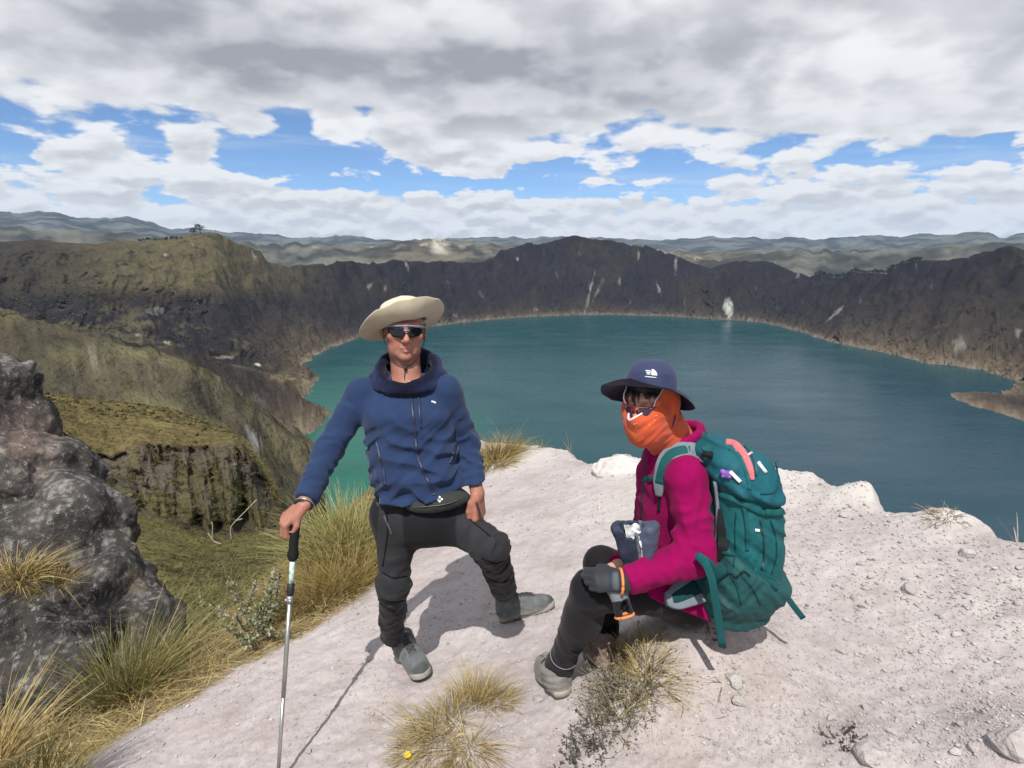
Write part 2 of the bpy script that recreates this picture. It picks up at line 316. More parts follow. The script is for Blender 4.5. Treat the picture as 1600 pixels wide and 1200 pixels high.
for q in ((1070, 470), (1180, 450), (870, 430), (905, 395), (850, 395), (1345, 470), (1385, 520), (1255, 470), (700, 440), (660, 470), (985, 470), (1215, 480), (1455, 445), (1555, 485)): scar(q[0], q[1], 1.4, 6, .16, -.2 if q[0] > 900 else .2)
scar(398, 400, 3, 7, .6, .4, (.3, .29, .27)); scar(300, 380, 1.5, 6, .4, .3); scar(258, 398, 2, 4, .6); scar(243, 485, 16, 9, .5, .2, (.22, .21, .2)); scar(330, 470, 20, 6, .18, 0, (.2, .19, .17))
scar(112, 540, 24, 7, .6, 2.2, (.24, .23, .20)); scar(140, 556, 16, 5, .5, 2.0, (.24, .23, .20)); scar(228, 563, 22, 4.5, .65, 1.6, (.27, .26, .235)); scar(283, 577, 12, 3.5, .55, 1.2, (.27, .26, .235)); scar(195, 580, 12, 3, .45, 1.5, (.24, .23, .2)); scar(345, 588, 10, 3, .4, .8, (.24, .23, .21)); scar(210, 588, 10, 5, .4, 1, (.24, .23, .21))
scar(262, 535, 7, 5, .7); scar(215, 523, 6, 3, .5); scar(403, 570, 6, 3, .9, 0, (.5, .46, .38)); scar(350, 558, 16, 3, .6, .3, (.33, .3, .22)); scar(405, 630, 15, 16, .35, .7, (.17, .16, .15)); scar(372, 620, 10, 5, .35, .5, (.2, .19, .17))
scar(398, 688, 9, 15, .8, .4, (.42, .41, .40)); scar(388, 672, 5, 5, .6); scar(480, 600, 16, 9, .7, 0, (.26, .21, .13)); scar(440, 590, 26, 6, .6, .4, (.24, .2, .1)); scar(480, 655, 18, 10, .5, 0, (.22, .19, .14)); scar(430, 705, 22, 20, .4, .3, (.17, .155, .07))
col *= np.clip(1 + n3c(3.2, 30, 3) * .25 * (r < 500)[...] + nC_ * .3, .5, 1.6)[..., None]
def m_terrain(t, put):
    p = t.geo(); c = t.attr('col')
    s1, s2, s3 = t.noise(p, .035, 6, .6), t.noise(p, .35, 5, .6), t.noise(p, 2.6, 4, .6)
    k = t.math('ADD', s1 * .9 + s2 * .75, s3 * .6) - .22
    put(Base_Color=t.mix(1.0, c, t.vmath('MULTIPLY', t.vec(k, k, k), (1.02, 1.0, .96)), 'MULTIPLY'), Roughness=.95, Specular_IOR_Level=.05)
    b = t.bump(s1, .6, 22); b = t.bump(s2, .5, 1.6, b); put(Normal=t.bump(s3, .5, .2, b))
M_terrain = mat('terrain', m_terrain)
f_ = grid_faces(nT, nA, True)[:, ::-1]
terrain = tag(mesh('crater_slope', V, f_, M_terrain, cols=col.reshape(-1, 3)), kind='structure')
TV, TR, TAZ = V.reshape(nT, nA, 3), r, AZ
def on_terrain(px_, py_, rmin=20, rmax=6000):
    """first terrain vertex row seen at a photo pixel, between two distances"""
    az_, el_ = azel(px_, py_); j = int(np.argmin(np.abs(TAZ - az_))); q = TV[:, j]; rr_ = np.hypot(q[:, 0], q[:, 1]); e = np.arctan2(q[:, 2] - CZ, rr_)
    ok = np.where((rr_ > rmin) & (rr_ < rmax) & (e >= el_))[0]
    return q[ok[0]] if len(ok) else q[np.argmax(np.where((rr_ > rmin) & (rr_ < rmax), e, -9))]

# lake
def m_lake(t, put):
    p = t.geo(); x, y, _ = t.sep(p)
    st = t.noise(t.vec(x * .0008, y * .0022, 0.0), 1.0, 6, .6, .5); st2 = t.noise(t.vec(x * .004, y * .012, 4.0), 1.0, 4, .6)
    a = t.math('ARCTAN2', x, y) * (180 / pi); d = t.math('SQRT', x * x + y * y)
    green = t.step(a, -3, -17) * t.step(d, 2300, 900) + t.step(t.math('ABSOLUTE', a + 4.0), 4, 0) * t.step(t.math('ABSOLUTE', d - 1150), 300, 0) * st * .8
    c = t.mix(green, (.004, .050, .060), (.008, .105, .072)); c = t.mix(t.step(st, .52, .7) * .6, c, (.004, .034, .044)); c = t.mix(t.step(a, 5, 30) * t.step(d, 3000, 1500), c, (.009, .042, .062))
    put(Base_Color=c, Roughness=t.step(st2, .3, .7, .18, .32), IOR=1.33, Specular_IOR_Level=t.step(st, .45, .68, .30, .17))
    w1, w2 = t.noise(p, .22, 5, .65), t.noise(t.vec(x * .03, y * .06, 0.0), 1.0, 4, .6)
    put(Normal=t.bump(w1, .12, 1.2, t.bump(w2, .10, 8)))
cx, cy = LAKE.mean(0); q = np.linspace(0, 2 * pi, 64, endpoint=False)
rings = np.concatenate([np.stack([cx + rr_ * np.cos(q), cy + rr_ * np.sin(q), np.full(64, LZ)], 1) for rr_ in (1, 700, 1500, 2600)])
tag(mesh('lake', rings, grid_faces(4, 64, True)[:, ::-1], mat('lake_water', m_lake)), kind='structure')

# hills and plateau beyond the crater
SKYL = [(-500, 330), (-100, 335), (0, 335), (60, 333), (90, 336), (150, 341), (180, 342), (197, 340), (212, 346), (260, 356), (300, 359), (350, 365), (400, 368), (480, 373), (550, 371), (590, 378), (700, 376), (800, 373), (900, 372), (1010, 378), (1070, 375), (1110, 372), (1150, 370), (1200, 375), (1240, 374), (1290, 376), (1330, 373),
        (1370, 370), (1450, 367), (1490, 368), (1540, 365), (1570, 369), (1600, 367), (1800, 360), (2300, 350)]
MIDL = [(-500, 360), (0, 352), (200, 362), (350, 372), (450, 379), (520, 377), (590, 381), (620, 377), (660, 372), (690, 372), (740, 376), (780, 381), (900, 384), (1000, 379), (1040, 386), (1100, 393), (1180, 390), (1250, 385), (1330, 388), (1420, 383), (1500, 376), (1600, 376), (2300, 370)]
az = np.linspace(-70, 70, 760); rad = np.concatenate([np.linspace(4300, 9500, 44), np.linspace(9700, 21000, 44)])
RR, A2 = np.meshgrid(rad, az, indexing='ij'); av = np.radians(A2)
P3 = np.stack([RR * np.sin(av), RR * np.cos(av), 0 * av], -1)
rg1 = fbm(np.stack([az * .32, 0 * az, 0 * az + 3], -1), 5, .55, ridge=True); rg2 = fbm(np.stack([az * .5, 0 * az, 0 * az + 8], -1), 5, .55, ridge=True)
zs, zm = CZ + 17000 * np.tan(curve(SKYL)(az) + rg1 * .0075 - .0022), CZ + 8500 * np.tan(curve(MIDL)(az) + rg2 * .008 - .007)
zz = np.stack([np.interp(rad, [4300, 5600, 8500, 10500, 17000, 19000, 21000], [-560, -430, zm[i], zm[i] - 190, zs[i], zs[i] - 60, zs[i] - 300]) for i in range(len(az))], 1)
crest = np.exp(-((RR - 17000) / 900) ** 2) + np.exp(-((RR - 8500) / 500) ** 2)
zz = zz + (1 - .85 * np.clip(crest, 0, 1)) * (fbm(P3 / 3600 + fbm(P3 / 5000, 2)[..., None] * .6, 6, .5, ridge=True) * 230 - 130) + fbm(P3 / 500, 4) * 12
P3[..., 2] = zz
nf = fbm(P3[..., :3] / np.array([900, 900, 400]), 5); nf2 = fbm(P3 / 260 + 9, 4)
hc = np.ones(RR.shape + (3,), np.float32) * c3(.10, .085, .055)
hc = mixc(hc, sst(nf, 0, .5), (.17, .14, .09)); hc = mixc(hc, sst(nf2, .05, .4) * .7, (.05, .055, .035)); hc = mixc(hc, sst(nf2 - nf * .5, .35, .5), (.30, .26, .20))
ppx, ppy = topx(P3)
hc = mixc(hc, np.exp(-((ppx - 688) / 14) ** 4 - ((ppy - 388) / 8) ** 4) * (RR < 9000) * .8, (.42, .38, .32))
hpx = topx(P3)[0]; tan_ = np.clip(np.exp(-((hpx - 680) / 110) ** 4) + np.exp(-((hpx - 1085) / 90) ** 4), 0, 1); hc = mixc(hc, (1 - tan_) * .8, (.085, .086, .068)); hc = mixc(hc, sst(RR, 9500, 12500), (.085, .09, .082))  # hills outside the tan gaps and far range greyed in colour for haze
def m_hills(t, put):
    p = t.geo(); k = t.noise(p, .006, 6, .62) * 1.1 + t.step(t.noise(p, .0016, 5, .6), .40, .62, -.25, .75) + .1
    put(Base_Color=t.mix(1.0, t.attr('col'), t.vec(k, k, k), 'MULTIPLY'), Roughness=1.0, Specular_IOR_Level=0.0)
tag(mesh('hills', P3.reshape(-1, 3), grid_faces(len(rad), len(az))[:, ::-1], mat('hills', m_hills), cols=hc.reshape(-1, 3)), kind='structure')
# plain under everything out to the horizon
q = np.linspace(0, 2 * pi, 48, endpoint=False); pl = np.concatenate([np.stack([rr_ * np.cos(q), rr_ * np.sin(q), np.full(48, -620.0)], 1) for rr_ in (10, 3000, 9000, 21500)])
tag(mesh('plain', pl, grid_faces(4, 48, True)[:, ::-1], M_terrain, cols=np.tile(c3(.09, .08, .055), (len(pl), 1))), kind='structure')
HAZE = 2.1e-5
# air between here and the hills
hv = np.array([(x, y, zq) for zq in (-640, 1250) for x, y in ((-23000, -23000), (23000, -23000), (23000, 23000), (-23000, 23000))], float)
hm = bpy.data.materials.new('haze'); hm.use_nodes = True; hn = hm.node_tree; hn.nodes.clear()
ho = hn.nodes.new('ShaderNodeOutputMaterial'); hp = hn.nodes.new('ShaderNodeVolumePrincipled'); hp.inputs['Color'].default_value = (.50, .71, 1, 1)
hp.inputs['Density'].default_value = HAZE; hn.links.new(hp.outputs[0], ho.inputs['Volume'])
hz = tag(mesh('haze', hv, [(3, 2, 1, 0), (4, 5, 6, 7), (0, 1, 5, 4), (1, 2, 6, 5), (2, 3, 7, 6), (3, 0, 4, 7)], hm, smooth=False), kind='stuff')
# ------------------------------------------------------------------ distance-field modelling: bodies, cloth and rock as one continuous surface
def V3(*a): return np.array(a, float)
def nrm(v): v = np.asarray(v, float); return v / (np.linalg.norm(v) + 1e-12)
def cone(P, a, b, ra, rb, flat=None):
    """tapered capsule; flat=(axis, factor) squeezes it along an axis"""
    a = np.asarray(a, float); b = np.asarray(b, float); Q = P - a; e = b - a
    h = np.clip(Q @ e / max(e @ e, 1e-9), 0, 1); d = Q - h[:, None] * e
    if flat is not None:
        ax = nrm(flat[0]); k = d @ ax; d = d + np.outer(k * (1 / flat[1] - 1), ax)
    return np.sqrt((d * d).sum(1)) - (ra + (rb - ra) * h)
def ell(P, c, r, M=None):
    Q = P - np.asarray(c, float)
    if M is not None: Q = Q @ M
    r = np.asarray(r, float); k0 = np.sqrt(((Q / r) ** 2).sum(1)); k1 = np.sqrt(((Q / r ** 2) ** 2).sum(1)) + 1e-9
    return k0 * (k0 - 1) / k1
def box(P, c, s, M=None, rd=.005):
    Q = P - np.asarray(c, float)
    if M is not None: Q = Q @ M
    q = np.abs(Q) - np.asarray(s, float) + rd
    return np.sqrt((np.maximum(q, 0) ** 2).sum(1)) + np.minimum(q.max(1), 0) - rd
def sm(a, b, k):
    if k <= 0: return np.minimum(a, b)
    h = np.maximum(k - np.abs(a - b), 0) / k; return np.minimum(a, b) - h * h * k * .25
def smx(a, b, k): return -sm(-a, -b, k)
def chain(P, pts, rad, k=.0):
    d = None
    for i in range(len(pts) - 1):
        q = cone(P, pts[i], pts[i + 1], rad[i], rad[i + 1]); d = q if d is None else sm(d, q, k)
    return d
def pchip(x, xs, ys):
    """smooth interpolation through a table (columns of ys)"""
    xs = np.asarray(xs, float); ys = np.asarray(ys, float)
    m = np.gradient(ys, xs, axis=0); i = np.clip(np.searchsorted(xs, x) - 1, 0, len(xs) - 2); hh = xs[i + 1] - xs[i]
    u = np.clip((x - xs[i]) / hh, 0, 1); sh = (slice(None),) + (None,) * (ys.ndim - 1); u_, h_ = u[sh], hh[sh]
    return ys[i] * (1 + 2 * u_) * (1 - u_) ** 2 + m[i] * h_ * u_ * (1 - u_) ** 2 + ys[i + 1] * u_ ** 2 * (3 - 2 * u_) + m[i + 1] * h_ * u_ ** 2 * (u_ - 1)
def trunk(P, zs, cx, cy, a, b, rot, n=2.4):
    """stack of super-elliptic sections along z"""
    T = pchip(P[:, 2], zs, np.stack([cx, cy, a, b, np.radians(rot)], 1)); c_, s_ = np.cos(T[:, 4]), np.sin(T[:, 4])
    x = P[:, 0] - T[:, 0]; y = P[:, 1] - T[:, 1]; u = x * c_ + y * s_; v = -x * s_ + y * c_
    k = ((np.abs(u / T[:, 2])) ** n + (np.abs(v / T[:, 3])) ** n) ** (1 / n)
    d = (k - 1) * np.minimum(T[:, 2], T[:, 3]); return smx(d, np.maximum(P[:, 2] - zs[-1], zs[0] - P[:, 2]), .01)
def snet(f, lo, hi, h, lip=1.7, B=8, smooth=1, proj=True):
    """surface nets over a sparse grid; returns vertices and quads of f = 0"""
    lo = np.asarray(lo, float); hi = np.asarray(hi, float)
    nb = np.ceil((hi - lo) / h / B).astype(int) + 1; n = nb * B
    g = np.stack(np.meshgrid(*[np.arange(k) for k in nb], indexing='ij'), -1).reshape(-1, 3)
    Dc = f(lo + (g * B + (B - 1) / 2) * h); act = np.abs(Dc) < lip * B * h * .87 + 2 * h
    val = np.repeat(np.repeat(np.repeat(np.sign(Dc).reshape(nb), B, 0), B, 1), B, 2).astype(np.float32) * 1e3
    o = np.stack(np.meshgrid(*[np.arange(B)] * 3, indexing='ij'), -1).reshape(-1, 3)
    G = g[act]
    for s in range(0, len(G), 400):
        ii = (G[s:s + 400, None] * B + o[None]).reshape(-1, 3); val[ii[:, 0], ii[:, 1], ii[:, 2]] = f(lo + ii * h)
    sg = val < 0; sl_ = lambda a_, i, j, k: a_[i:n[0] - 1 + i, j:n[1] - 1 + j, k:n[2] - 1 + k]
    cnt = sum(sl_(sg, i, j, k).astype(np.int8) for i in (0, 1) for j in (0, 1) for k in (0, 1))
    cells = np.argwhere((cnt > 0) & (cnt < 8)); idx = np.full(tuple(n - 1), -1, np.int32); idx[tuple(cells.T)] = np.arange(len(cells))
    acc = np.zeros((len(cells), 3)); num = np.zeros(len(cells)); cr = [(i, j, k) for i in (0, 1) for j in (0, 1) for k in (0, 1)]
    for c0 in cr:
        for ax in range(3):
            if c0[ax]: continue
            c1 = list(c0); c1[ax] = 1
            v0 = val[tuple((cells + c0).T)]; v1 = val[tuple((cells + c1).T)]; m = (v0 < 0) != (v1 < 0)
            tt = np.where(m, v0 / np.where(m, v0 - v1, 1), 0); p = cells + np.array(c0) + 0.0; p[:, ax] += tt; acc[m] += p[m]; num[m] += 1
    Vv = lo + acc / num[:, None] * h; Fs = []
    for ax in range(3):
        b_, c_ = (ax + 1) % 3, (ax + 2) % 3; s0 = np.take(sg, np.arange(n[ax] - 1), ax); s1 = np.take(sg, np.arange(1, n[ax]), ax)
        e = np.argwhere(s0 != s1); e = e[(e[:, b_] > 0) & (e[:, c_] > 0) & (e[:, b_] < n[b_] - 1) & (e[:, c_] < n[c_] - 1)]
        if not len(e): continue
        fl = sg[tuple(e.T)]; q = []
        for db, dc in ((1, 1), (0, 1), (0, 0), (1, 0)):
            w = e.copy(); w[:, b_] -= db; w[:, c_] -= dc; q.append(idx[tuple(w.T)])
        q = np.stack(q, 1); q[~fl] = q[~fl][:, ::-1]; Fs.append(q)
    Fq = np.concatenate(Fs); Fq = Fq[(Fq >= 0).all(1)]
    if proj:
        for _ in range(1):
            d0 = f(Vv); e = h * .35; gr = np.stack([f(Vv + np.eye(3)[i] * e) - d0 for i in range(3)], 1) / e
            Vv = Vv - np.clip(d0 / ((gr * gr).sum(1) + .05), -h * .6, h * .6)[:, None] * gr
    for _ in range(smooth):
        s_ = np.zeros_like(Vv); k_ = np.zeros(len(Vv))
        for i in range(4):
            np.add.at(s_, Fq[:, i], Vv[Fq[:, (i + 1) % 4]]); np.add.at(k_, Fq[:, i], 1)
            np.add.at(s_, Fq[:, i], Vv[Fq[:, (i - 1) % 4]]); np.add.at(k_, Fq[:, i], 1)
        Vv = Vv * .5 + .5 * s_ / np.maximum(k_, 1)[:, None]
    return Vv, Fq
def hit(f, px, py, Y0, Y1, n=240):
    """first point of a distance field along the line of sight through a photo pixel"""
    Ys = np.linspace(Y0, Y1, n); P = np.stack([at(px, py, y) for y in Ys]); d = f(P); k = np.where(d < 0)[0]
    if not len(k): return P[int(np.argmin(d))]
    i = max(k[0], 1); w = d[i - 1] / (d[i - 1] - d[i] + 1e-12); return P[i - 1] * (1 - w) + P[i] * w
def tube(pts, rad, k=8, cap=True):
    """vertices and quads of a tube through points (rad: number or list)"""
    pts = np.asarray(pts, float); m = len(pts); rad = np.broadcast_to(np.asarray(rad, float), (m,)); tg = np.gradient(pts, axis=0); Vs = []
    up = V3(0, 0, 1) if abs(nrm(tg[0])[2]) < .9 else V3(1, 0, 0)
    for i in range(m):
        d = nrm(tg[i]); s_ = nrm(np.cross(up, d)); up = np.cross(d, s_); an = np.arange(k) * 2 * pi / k
        Vs.append(pts[i] + rad[i] * (np.outer(np.cos(an), s_) + np.outer(np.sin(an), up)))
    if cap: Vs = [np.repeat(pts[:1], k, 0)] + Vs + [np.repeat(pts[-1:], k, 0)]
    return np.concatenate(Vs), grid_faces(len(Vs), k, True)
def strap(pts, nor, w, th):
    """flat strap: points, face normals, width, thickness"""
    pts = np.asarray(pts, float); m = len(pts); nor = np.broadcast_to(np.asarray(nor, float), pts.shape); tg = np.gradient(pts, axis=0); w = np.broadcast_to(np.asarray(w, float), (m,)); Vs = []
    for i in range(m):
        nn_ = nrm(nor[i] - tg[i] * (nor[i] @ tg[i]) / (tg[i] @ tg[i] + 1e-12)); s_ = nrm(np.cross(tg[i], nn_)) * w[i] / 2; o = nn_ * th / 2
        Vs.append(np.stack([pts[i] + s_ + o, pts[i] + s_ * .9 + o * 1.3, pts[i] - s_ * .9 + o * 1.3, pts[i] - s_ + o, pts[i] - s_ - o, pts[i] + s_ - o]))
    Vs = [np.repeat(Vs[0].mean(0)[None], 6, 0)] + Vs + [np.repeat(Vs[-1].mean(0)[None], 6, 0)]
    return np.concatenate(Vs), grid_faces(len(Vs), 6, True)
def join(*parts):
    Vs, Fs, o = [], [], 0
    for v, f in parts: Vs.append(v); Fs.append(np.asarray(f) + o); o += len(v)
    return np.concatenate(Vs), np.concatenate(Fs)
def spline(pts, n):
    pts = np.asarray(pts, float); return pchip(np.linspace(0, len(pts) - 1, n), np.arange(len(pts)), pts)

# ------------------------------------------------------------------ the dusty ledge
GA, GB, GC = .467, .235, -.153
def gplane(px, py):
    """photo pixel -> plan position on the tilted plane of the ledge"""
    d = ray(px, py); s_ = (CZ - GA) / (GB * d[..., 0] + GC * d[..., 1] - d[..., 2]); return d[..., :2] * s_[..., None]
EDGE = np.array([(80, 1200), (150, 1165), (240, 1110), (300, 1082), (355, 1045), (400, 1020), (450, 990), (500, 965), (545, 935), (590, 900), (600, 820), (660, 735), (745, 684), (790, 690), (830, 696), (860, 701), (885, 703), (900, 712), (935, 723), (958, 708), (985, 706), (1005, 722), (1100, 734), (1230, 738), (1262, 741), (1290, 747),
      (1318, 763), (1345, 761), (1358, 772), (1372, 792), (1405, 801), (1430, 807), (1448, 801), (1480, 802), (1505, 812), (1530, 824), (1548, 840), (1600, 852), (1700, 900), (1900, 1010)], float)
EDGE = np.concatenate([gplane(EDGE[:, 0], EDGE[:, 1]), [(3.2, -.5), (3.5, -4.5), (-3.2, -4.5), (-2.6, -1), (-2.3, 1)]])
BUMPS = [(970, 728, .24, .10), (1338, 772, .17, .09), (1462, 812, .14, .04), (800, 720, .5, .05), (1100, 760, .6, .05), (1130, 745, .35, .05), (1370, 1180, .12, .05), (1590, 1165, .14, .10), (1440, 1000, .5, -.03), (760, 1000, .5, -.02), (700, 1140, .16, .045), (1310, 900, .3, .02)]
BUMPS = [(*gplane(b[0], b[1]), b[2], b[3]) for b in BUMPS] + [(.58, 1.90, .30, .17), (.86, 1.95, .28, .10), (.70, 1.98, .20, .03)]
def ground_z(x, y, detail=True):
    x = np.asarray(x, float); y = np.asarray(y, float); P = np.stack([x, y], -1).reshape(-1, 2)
    q = np.concatenate([P, np.zeros((len(P), 1))], 1)
    sd = sdpoly(P, EDGE) + fbm(q * 1.6, 4) * .14 + fbm(q * 9, 3) * .02
    z = GA + GB * P[:, 0] + GC * P[:, 1] + .05 * sst(-sd, .5, 0) * 0
    for bx, by, br, bh in BUMPS: z = z + bh * np.exp(-((P[:, 0] - bx) ** 2 + (P[:, 1] - by) ** 2) / br ** 2)
    if detail: z = z + fbm(q * 1.3, 5, .5) * .040 + (fbm(q * 5, 4, .55, ridge=True) * .004 + fbm(q * 16, 4, .6) * .009 + np.maximum(fbm(q * 38 + 5, 2), 0) * .006) * sst(q[:, 1], -2, 0)
    left = sst(-P[:, 0] - .10 * P[:, 1], .25, .75)                          # grassy slope to the left, drop elsewhere
    o = np.maximum(sd, 0)
    fl = .16 * o + .45 * np.maximum(o - .75, 0) + 1.2 * np.maximum(o - 1.6, 0); fr_ = np.minimum(1.2 * o, .10) + 1.5 * np.maximum(o - .06, 0)
    z = z - left * fl - (1 - left) * fr_ - .02 * sst(sd, -.25, .02)
    return z.reshape(x.shape), sd.reshape(x.shape), left.reshape(x.shape)
az_g = np.concatenate([np.linspace(-180, -60, 60, endpoint=False), np.linspace(-60, 60, 760), np.linspace(62, 180, 60, endpoint=False)])
rg = np.concatenate([[.02, .2, .5], np.geomspace(.8, 8.5, 440), np.linspace(8.8, 14, 20)])
RG, AG = np.meshgrid(rg, np.radians(az_g), indexing='ij'); GX, GY = RG * np.sin(AG), RG * np.cos(AG)
GZ, GS, GL = ground_z(GX, GY)
q = np.stack([GX, GY, 0 * GX], -1)
gn1, gn2, gn3 = fbm(q * .9 + 3, 4), fbm(q * 5 + 8, 4), fbm(q * 30, 3)
gc = np.ones(GX.shape + (3,), np.float32) * c3(.415, .368, .366)
gc = mixc(gc, sst(gn1 + gn2 * .4, .0, .5) * .7, (.47, .425, .42)); gc = mixc(gc, sst(gn2, .1, .5) * .5, (.31, .27, .255)); gn4 = fbm(q * 2.6 + 20, 5, .6); gc = mixc(gc, sst(gn4, .05, .45) * .55, (.33, .28, .265)); gc = mixc(gc, sst(-gn4, .15, .5) * .5, (.47, .44, .43))
for bx, by, br, bh in BUMPS[:6]: gc = mixc(gc, np.exp(-((GX - bx) ** 2 + (GY - by) ** 2) / (br * 1.2) ** 2) * .8, (.56, .53, .50))
gc = mixc(gc, sst(gn1 + gn2, .25, .55) * sst(GS, -.9, -.1) * (1 - GL) * .8, (.52, .49, .465))
fx, fy = gplane(1060, 1090); gc = mixc(gc, np.exp(-((GX - fx) ** 2 + (GY - fy) ** 2) / .35 ** 2) * sst(gn2, -.4, .3) * .6, (.34, .285, .23))
gw = GL * sst(GS + gn2 * .10 + gn3 * .02, -.07, .05)
gc = mixc(gc, gw, (.26, .205, .13)); gc = mixc(gc, GL * sst(GS + gn2 * .25, .08, .35), (.105, .088, .046))
gc = mixc(gc, sst(gn3, .25, .5) * .3, (.47, .45, .44))
def m_ground(t, put):
    p = t.geo(); c = t.attr('col'); s1 = t.noise(p, 60, 5, .65); s2 = t.noise(p, 9, 4, .6); s3 = t.noise(p, 320, 3, .7)
    pb = t.vor(p, 150); pb2 = t.vor(p, 55)
    k = s1 * .5 + s2 * .35 + s3 * .5 + .33 + t.step(pb, .28, .1, 0, .10)
    put(Base_Color=t.mix(1.0, c, t.vec(k, k, k), 'MULTIPLY'), Roughness=.95, Specular_IOR_Level=.1)
    hgt = s1 * .6 + s3 * .35 + t.step(pb, .4, .05, 0, .35) + t.step(pb2, .25, .05, 0, .5)
    put(Normal=t.bump(hgt, .5, .007))
M_ground = mat('dust', m_ground)
tag(mesh('ground', np.stack([GX, GY, GZ], -1).reshape(-1, 3), grid_faces(len(rg), len(az_g), True)[:, ::-1], M_ground, cols=gc.reshape(-1, 3)), kind='structure')
def gz1(x, y): return float(ground_z(np.array([x]), np.array([y]))[0][0])
def gpt(px, py):
    """point of the real ground seen at a photo pixel"""
    d = ray(px, py); s_ = np.linspace(.8, 9, 500); P = np.array([0, 0, CZ]) + d[None] * s_[:, None]
    z_, _, _ = ground_z(P[:, 0], P[:, 1]); k = np.where(P[:, 2] < z_)[0]
    return np.array([*P[k[0], :2], z_[k[0]]]) if len(k) else P[-1]

# stones: shared meshes, one object each; finer gravel as one mass
def pebble(seed, sub=2, flat=.7):
    import bmesh
    bm = bmesh.new(); bmesh.ops.create_icosphere(bm, subdivisions=sub, radius=1); rs = np.random.RandomState(seed); P = np.array([v.co for v in bm.verts])
    for _ in range(7):                                                        # chip flat facets off
        n_ = nrm(rs.normal(size=3)); d = P @ n_; cut = rs.uniform(.5, .8); P = P - np.outer(np.maximum(d - cut, 0) * .9, n_)
    P = P * (1 + .25 * fbm(P * 1.2 + seed * 3.1, 3))[:, None] * (1, rs.uniform(.65, .95), flat)
    F_ = np.array([[v.index for v in f.verts] for f in bm.faces]); bm.free(); return P, F_
def m_stone(t, put):
    p = t.coord('Object'); r_ = t.n.new('ShaderNodeObjectInfo'); rv = X(t, r_.outputs['Random']); s1 = t.noise(p, 3.0, 5, .6)
    c = t.mix(rv, (.40, .36, .35), (.55, .52, .50)); c = t.mix(t.step(s1, .45, .65) * .5, c, (.30, .265, .25)); put(Base_Color=c, Roughness=.95, Specular_IOR_Level=.1, Normal=t.bump(s1, .4, .15))
M_stone = mat('pumice', m_stone)
SM = []
for k in range(6):
    o = mesh('stone', *pebble(k + 1), M_stone, smooth=False); SM.append(o.data); bpy.data.objects.remove(o)
rng = np.random.RandomState(11)
def stone(px, py, wpx, label, group=None, k=None):
    p = gpt(px, py); dep = np.linalg.norm(p - (0, 0, CZ)); s_ = wpx / 2 * dep / FPX
    o = bpy.data.objects.new('stone', SM[rng.randint(6) if k is None else k]); C.objects.link(o); o.location = p + (0, 0, s_ * (.25 if wpx < 30 else -.12)); o.scale = (s_, s_, s_ * rng.uniform(.7, 1.0)); o.rotation_euler = (rng.uniform(-.4, .4), rng.uniform(-.4, .4), rng.uniform(0, 6.28))
    return tag(o, label, 'stone', group)
stone(840, 1097, 18, 'small white stone on the path just below the heel of the grey seated boot'); stone(833, 1178, 15, 'white chip of stone at the bottom edge right of the straw tussock'); stone(1146, 1072, 26, 'pale upright stone beside a dark twig below the backpack'); stone(1155, 1102, 22, 'lilac grey stone just under the pale upright stone')
stone(1318, 807, 15, 'round pale stone alone on the ledge right of the backpack'); stone(1508, 868, 22, 'pale stone near the right rim below the dry tuft'); stone(1422, 925, 24, 'flat pale stone in the middle of the right gravel slope'); stone(1590, 1160, 60, 'big pale stone cut by the right frame edge', k=2); stone(1368, 1180, 52, 'long white stone half sunk at the bottom right', k=4)
def f_knob(P): return ell(P, KN + (0, .06, -.03), (.27, .20, .15)) + .05 * fbm(P * 4.5, 3, .5, ridge=True) + .014 * fbm(P * 22, 3)
KN = gpt(968, 735); kv, kf = snet(f_knob, KN - .45, KN + .45, .014, smooth=0)
tag(mesh('stone', kv, kf, M_ground, cols=np.tile(c3(.56, .53, .505), (len(kv), 1)) * (1 + .25 * fbm(kv * 9, 3))[:, None]), 'white rounded rock knob on the rim left of the orange face scarf', 'stone')
ZONES = [(1250, 1600, 780, 960, 'loose grey pebble on the upper gravel slope near the rim, right of the backpack', 'pebbles near the right rim', 40), (1250, 1600, 960, 1195, 'loose grey pebble on the open gravel in the bottom right corner', 'pebbles in the bottom right corner', 45),
         (1060, 1250, 1010, 1195, 'loose pale pebble on the dirt directly below the hanging backpack strap', 'pebbles below the backpack', 26), (700, 900, 1090, 1195, 'loose white pebble on the path between the straw tussock and the twiggy plant', 'pebbles beside the straw tussock', 9), (480, 620, 1000, 1195, 'loose pale pebble on the path beside the shadow of the pole', 'pebbles beside the pole', 12), (840, 960, 740, 850, 'loose pale pebble on the far path between the two hikers', 'pebbles between the hikers', 10)]
for x0_, x1_, y0_, y1_, lb_, gr_, n_s in ZONES:
    k = 0
    while k < n_s:
        x_, y_ = rng.uniform(x0_, x1_), rng.uniform(y0_, y1_)
        if sdpoly(gplane(x_, y_)[None], EDGE)[0] > -.12: continue
        stone(x_, y_, rng.choice([6, 7, 8, 10, 12, 14], p=[.3, .25, .2, .14, .08, .03]), lb_, gr_); k += 1
pb_v, pb_f = pebble(40, 1, .75); n_g = 13000
gxy = []
while len(gxy) < n_g:
    b = rng.rand(4000, 2); x_ = b[:, 0] * 1600; y_ = 700 + 500 * b[:, 1]; g_ = gplane(x_, y_); dn = fbm(np.concatenate([g_ * 2.2, 0 * g_[:, :1]], 1), 3); okk = (rng.rand(len(x_)) < .35 + .45 * (x_ > 1000) + dn * .8) & (sdpoly(g_, EDGE) < -.02); gxy += list(g_[okk])
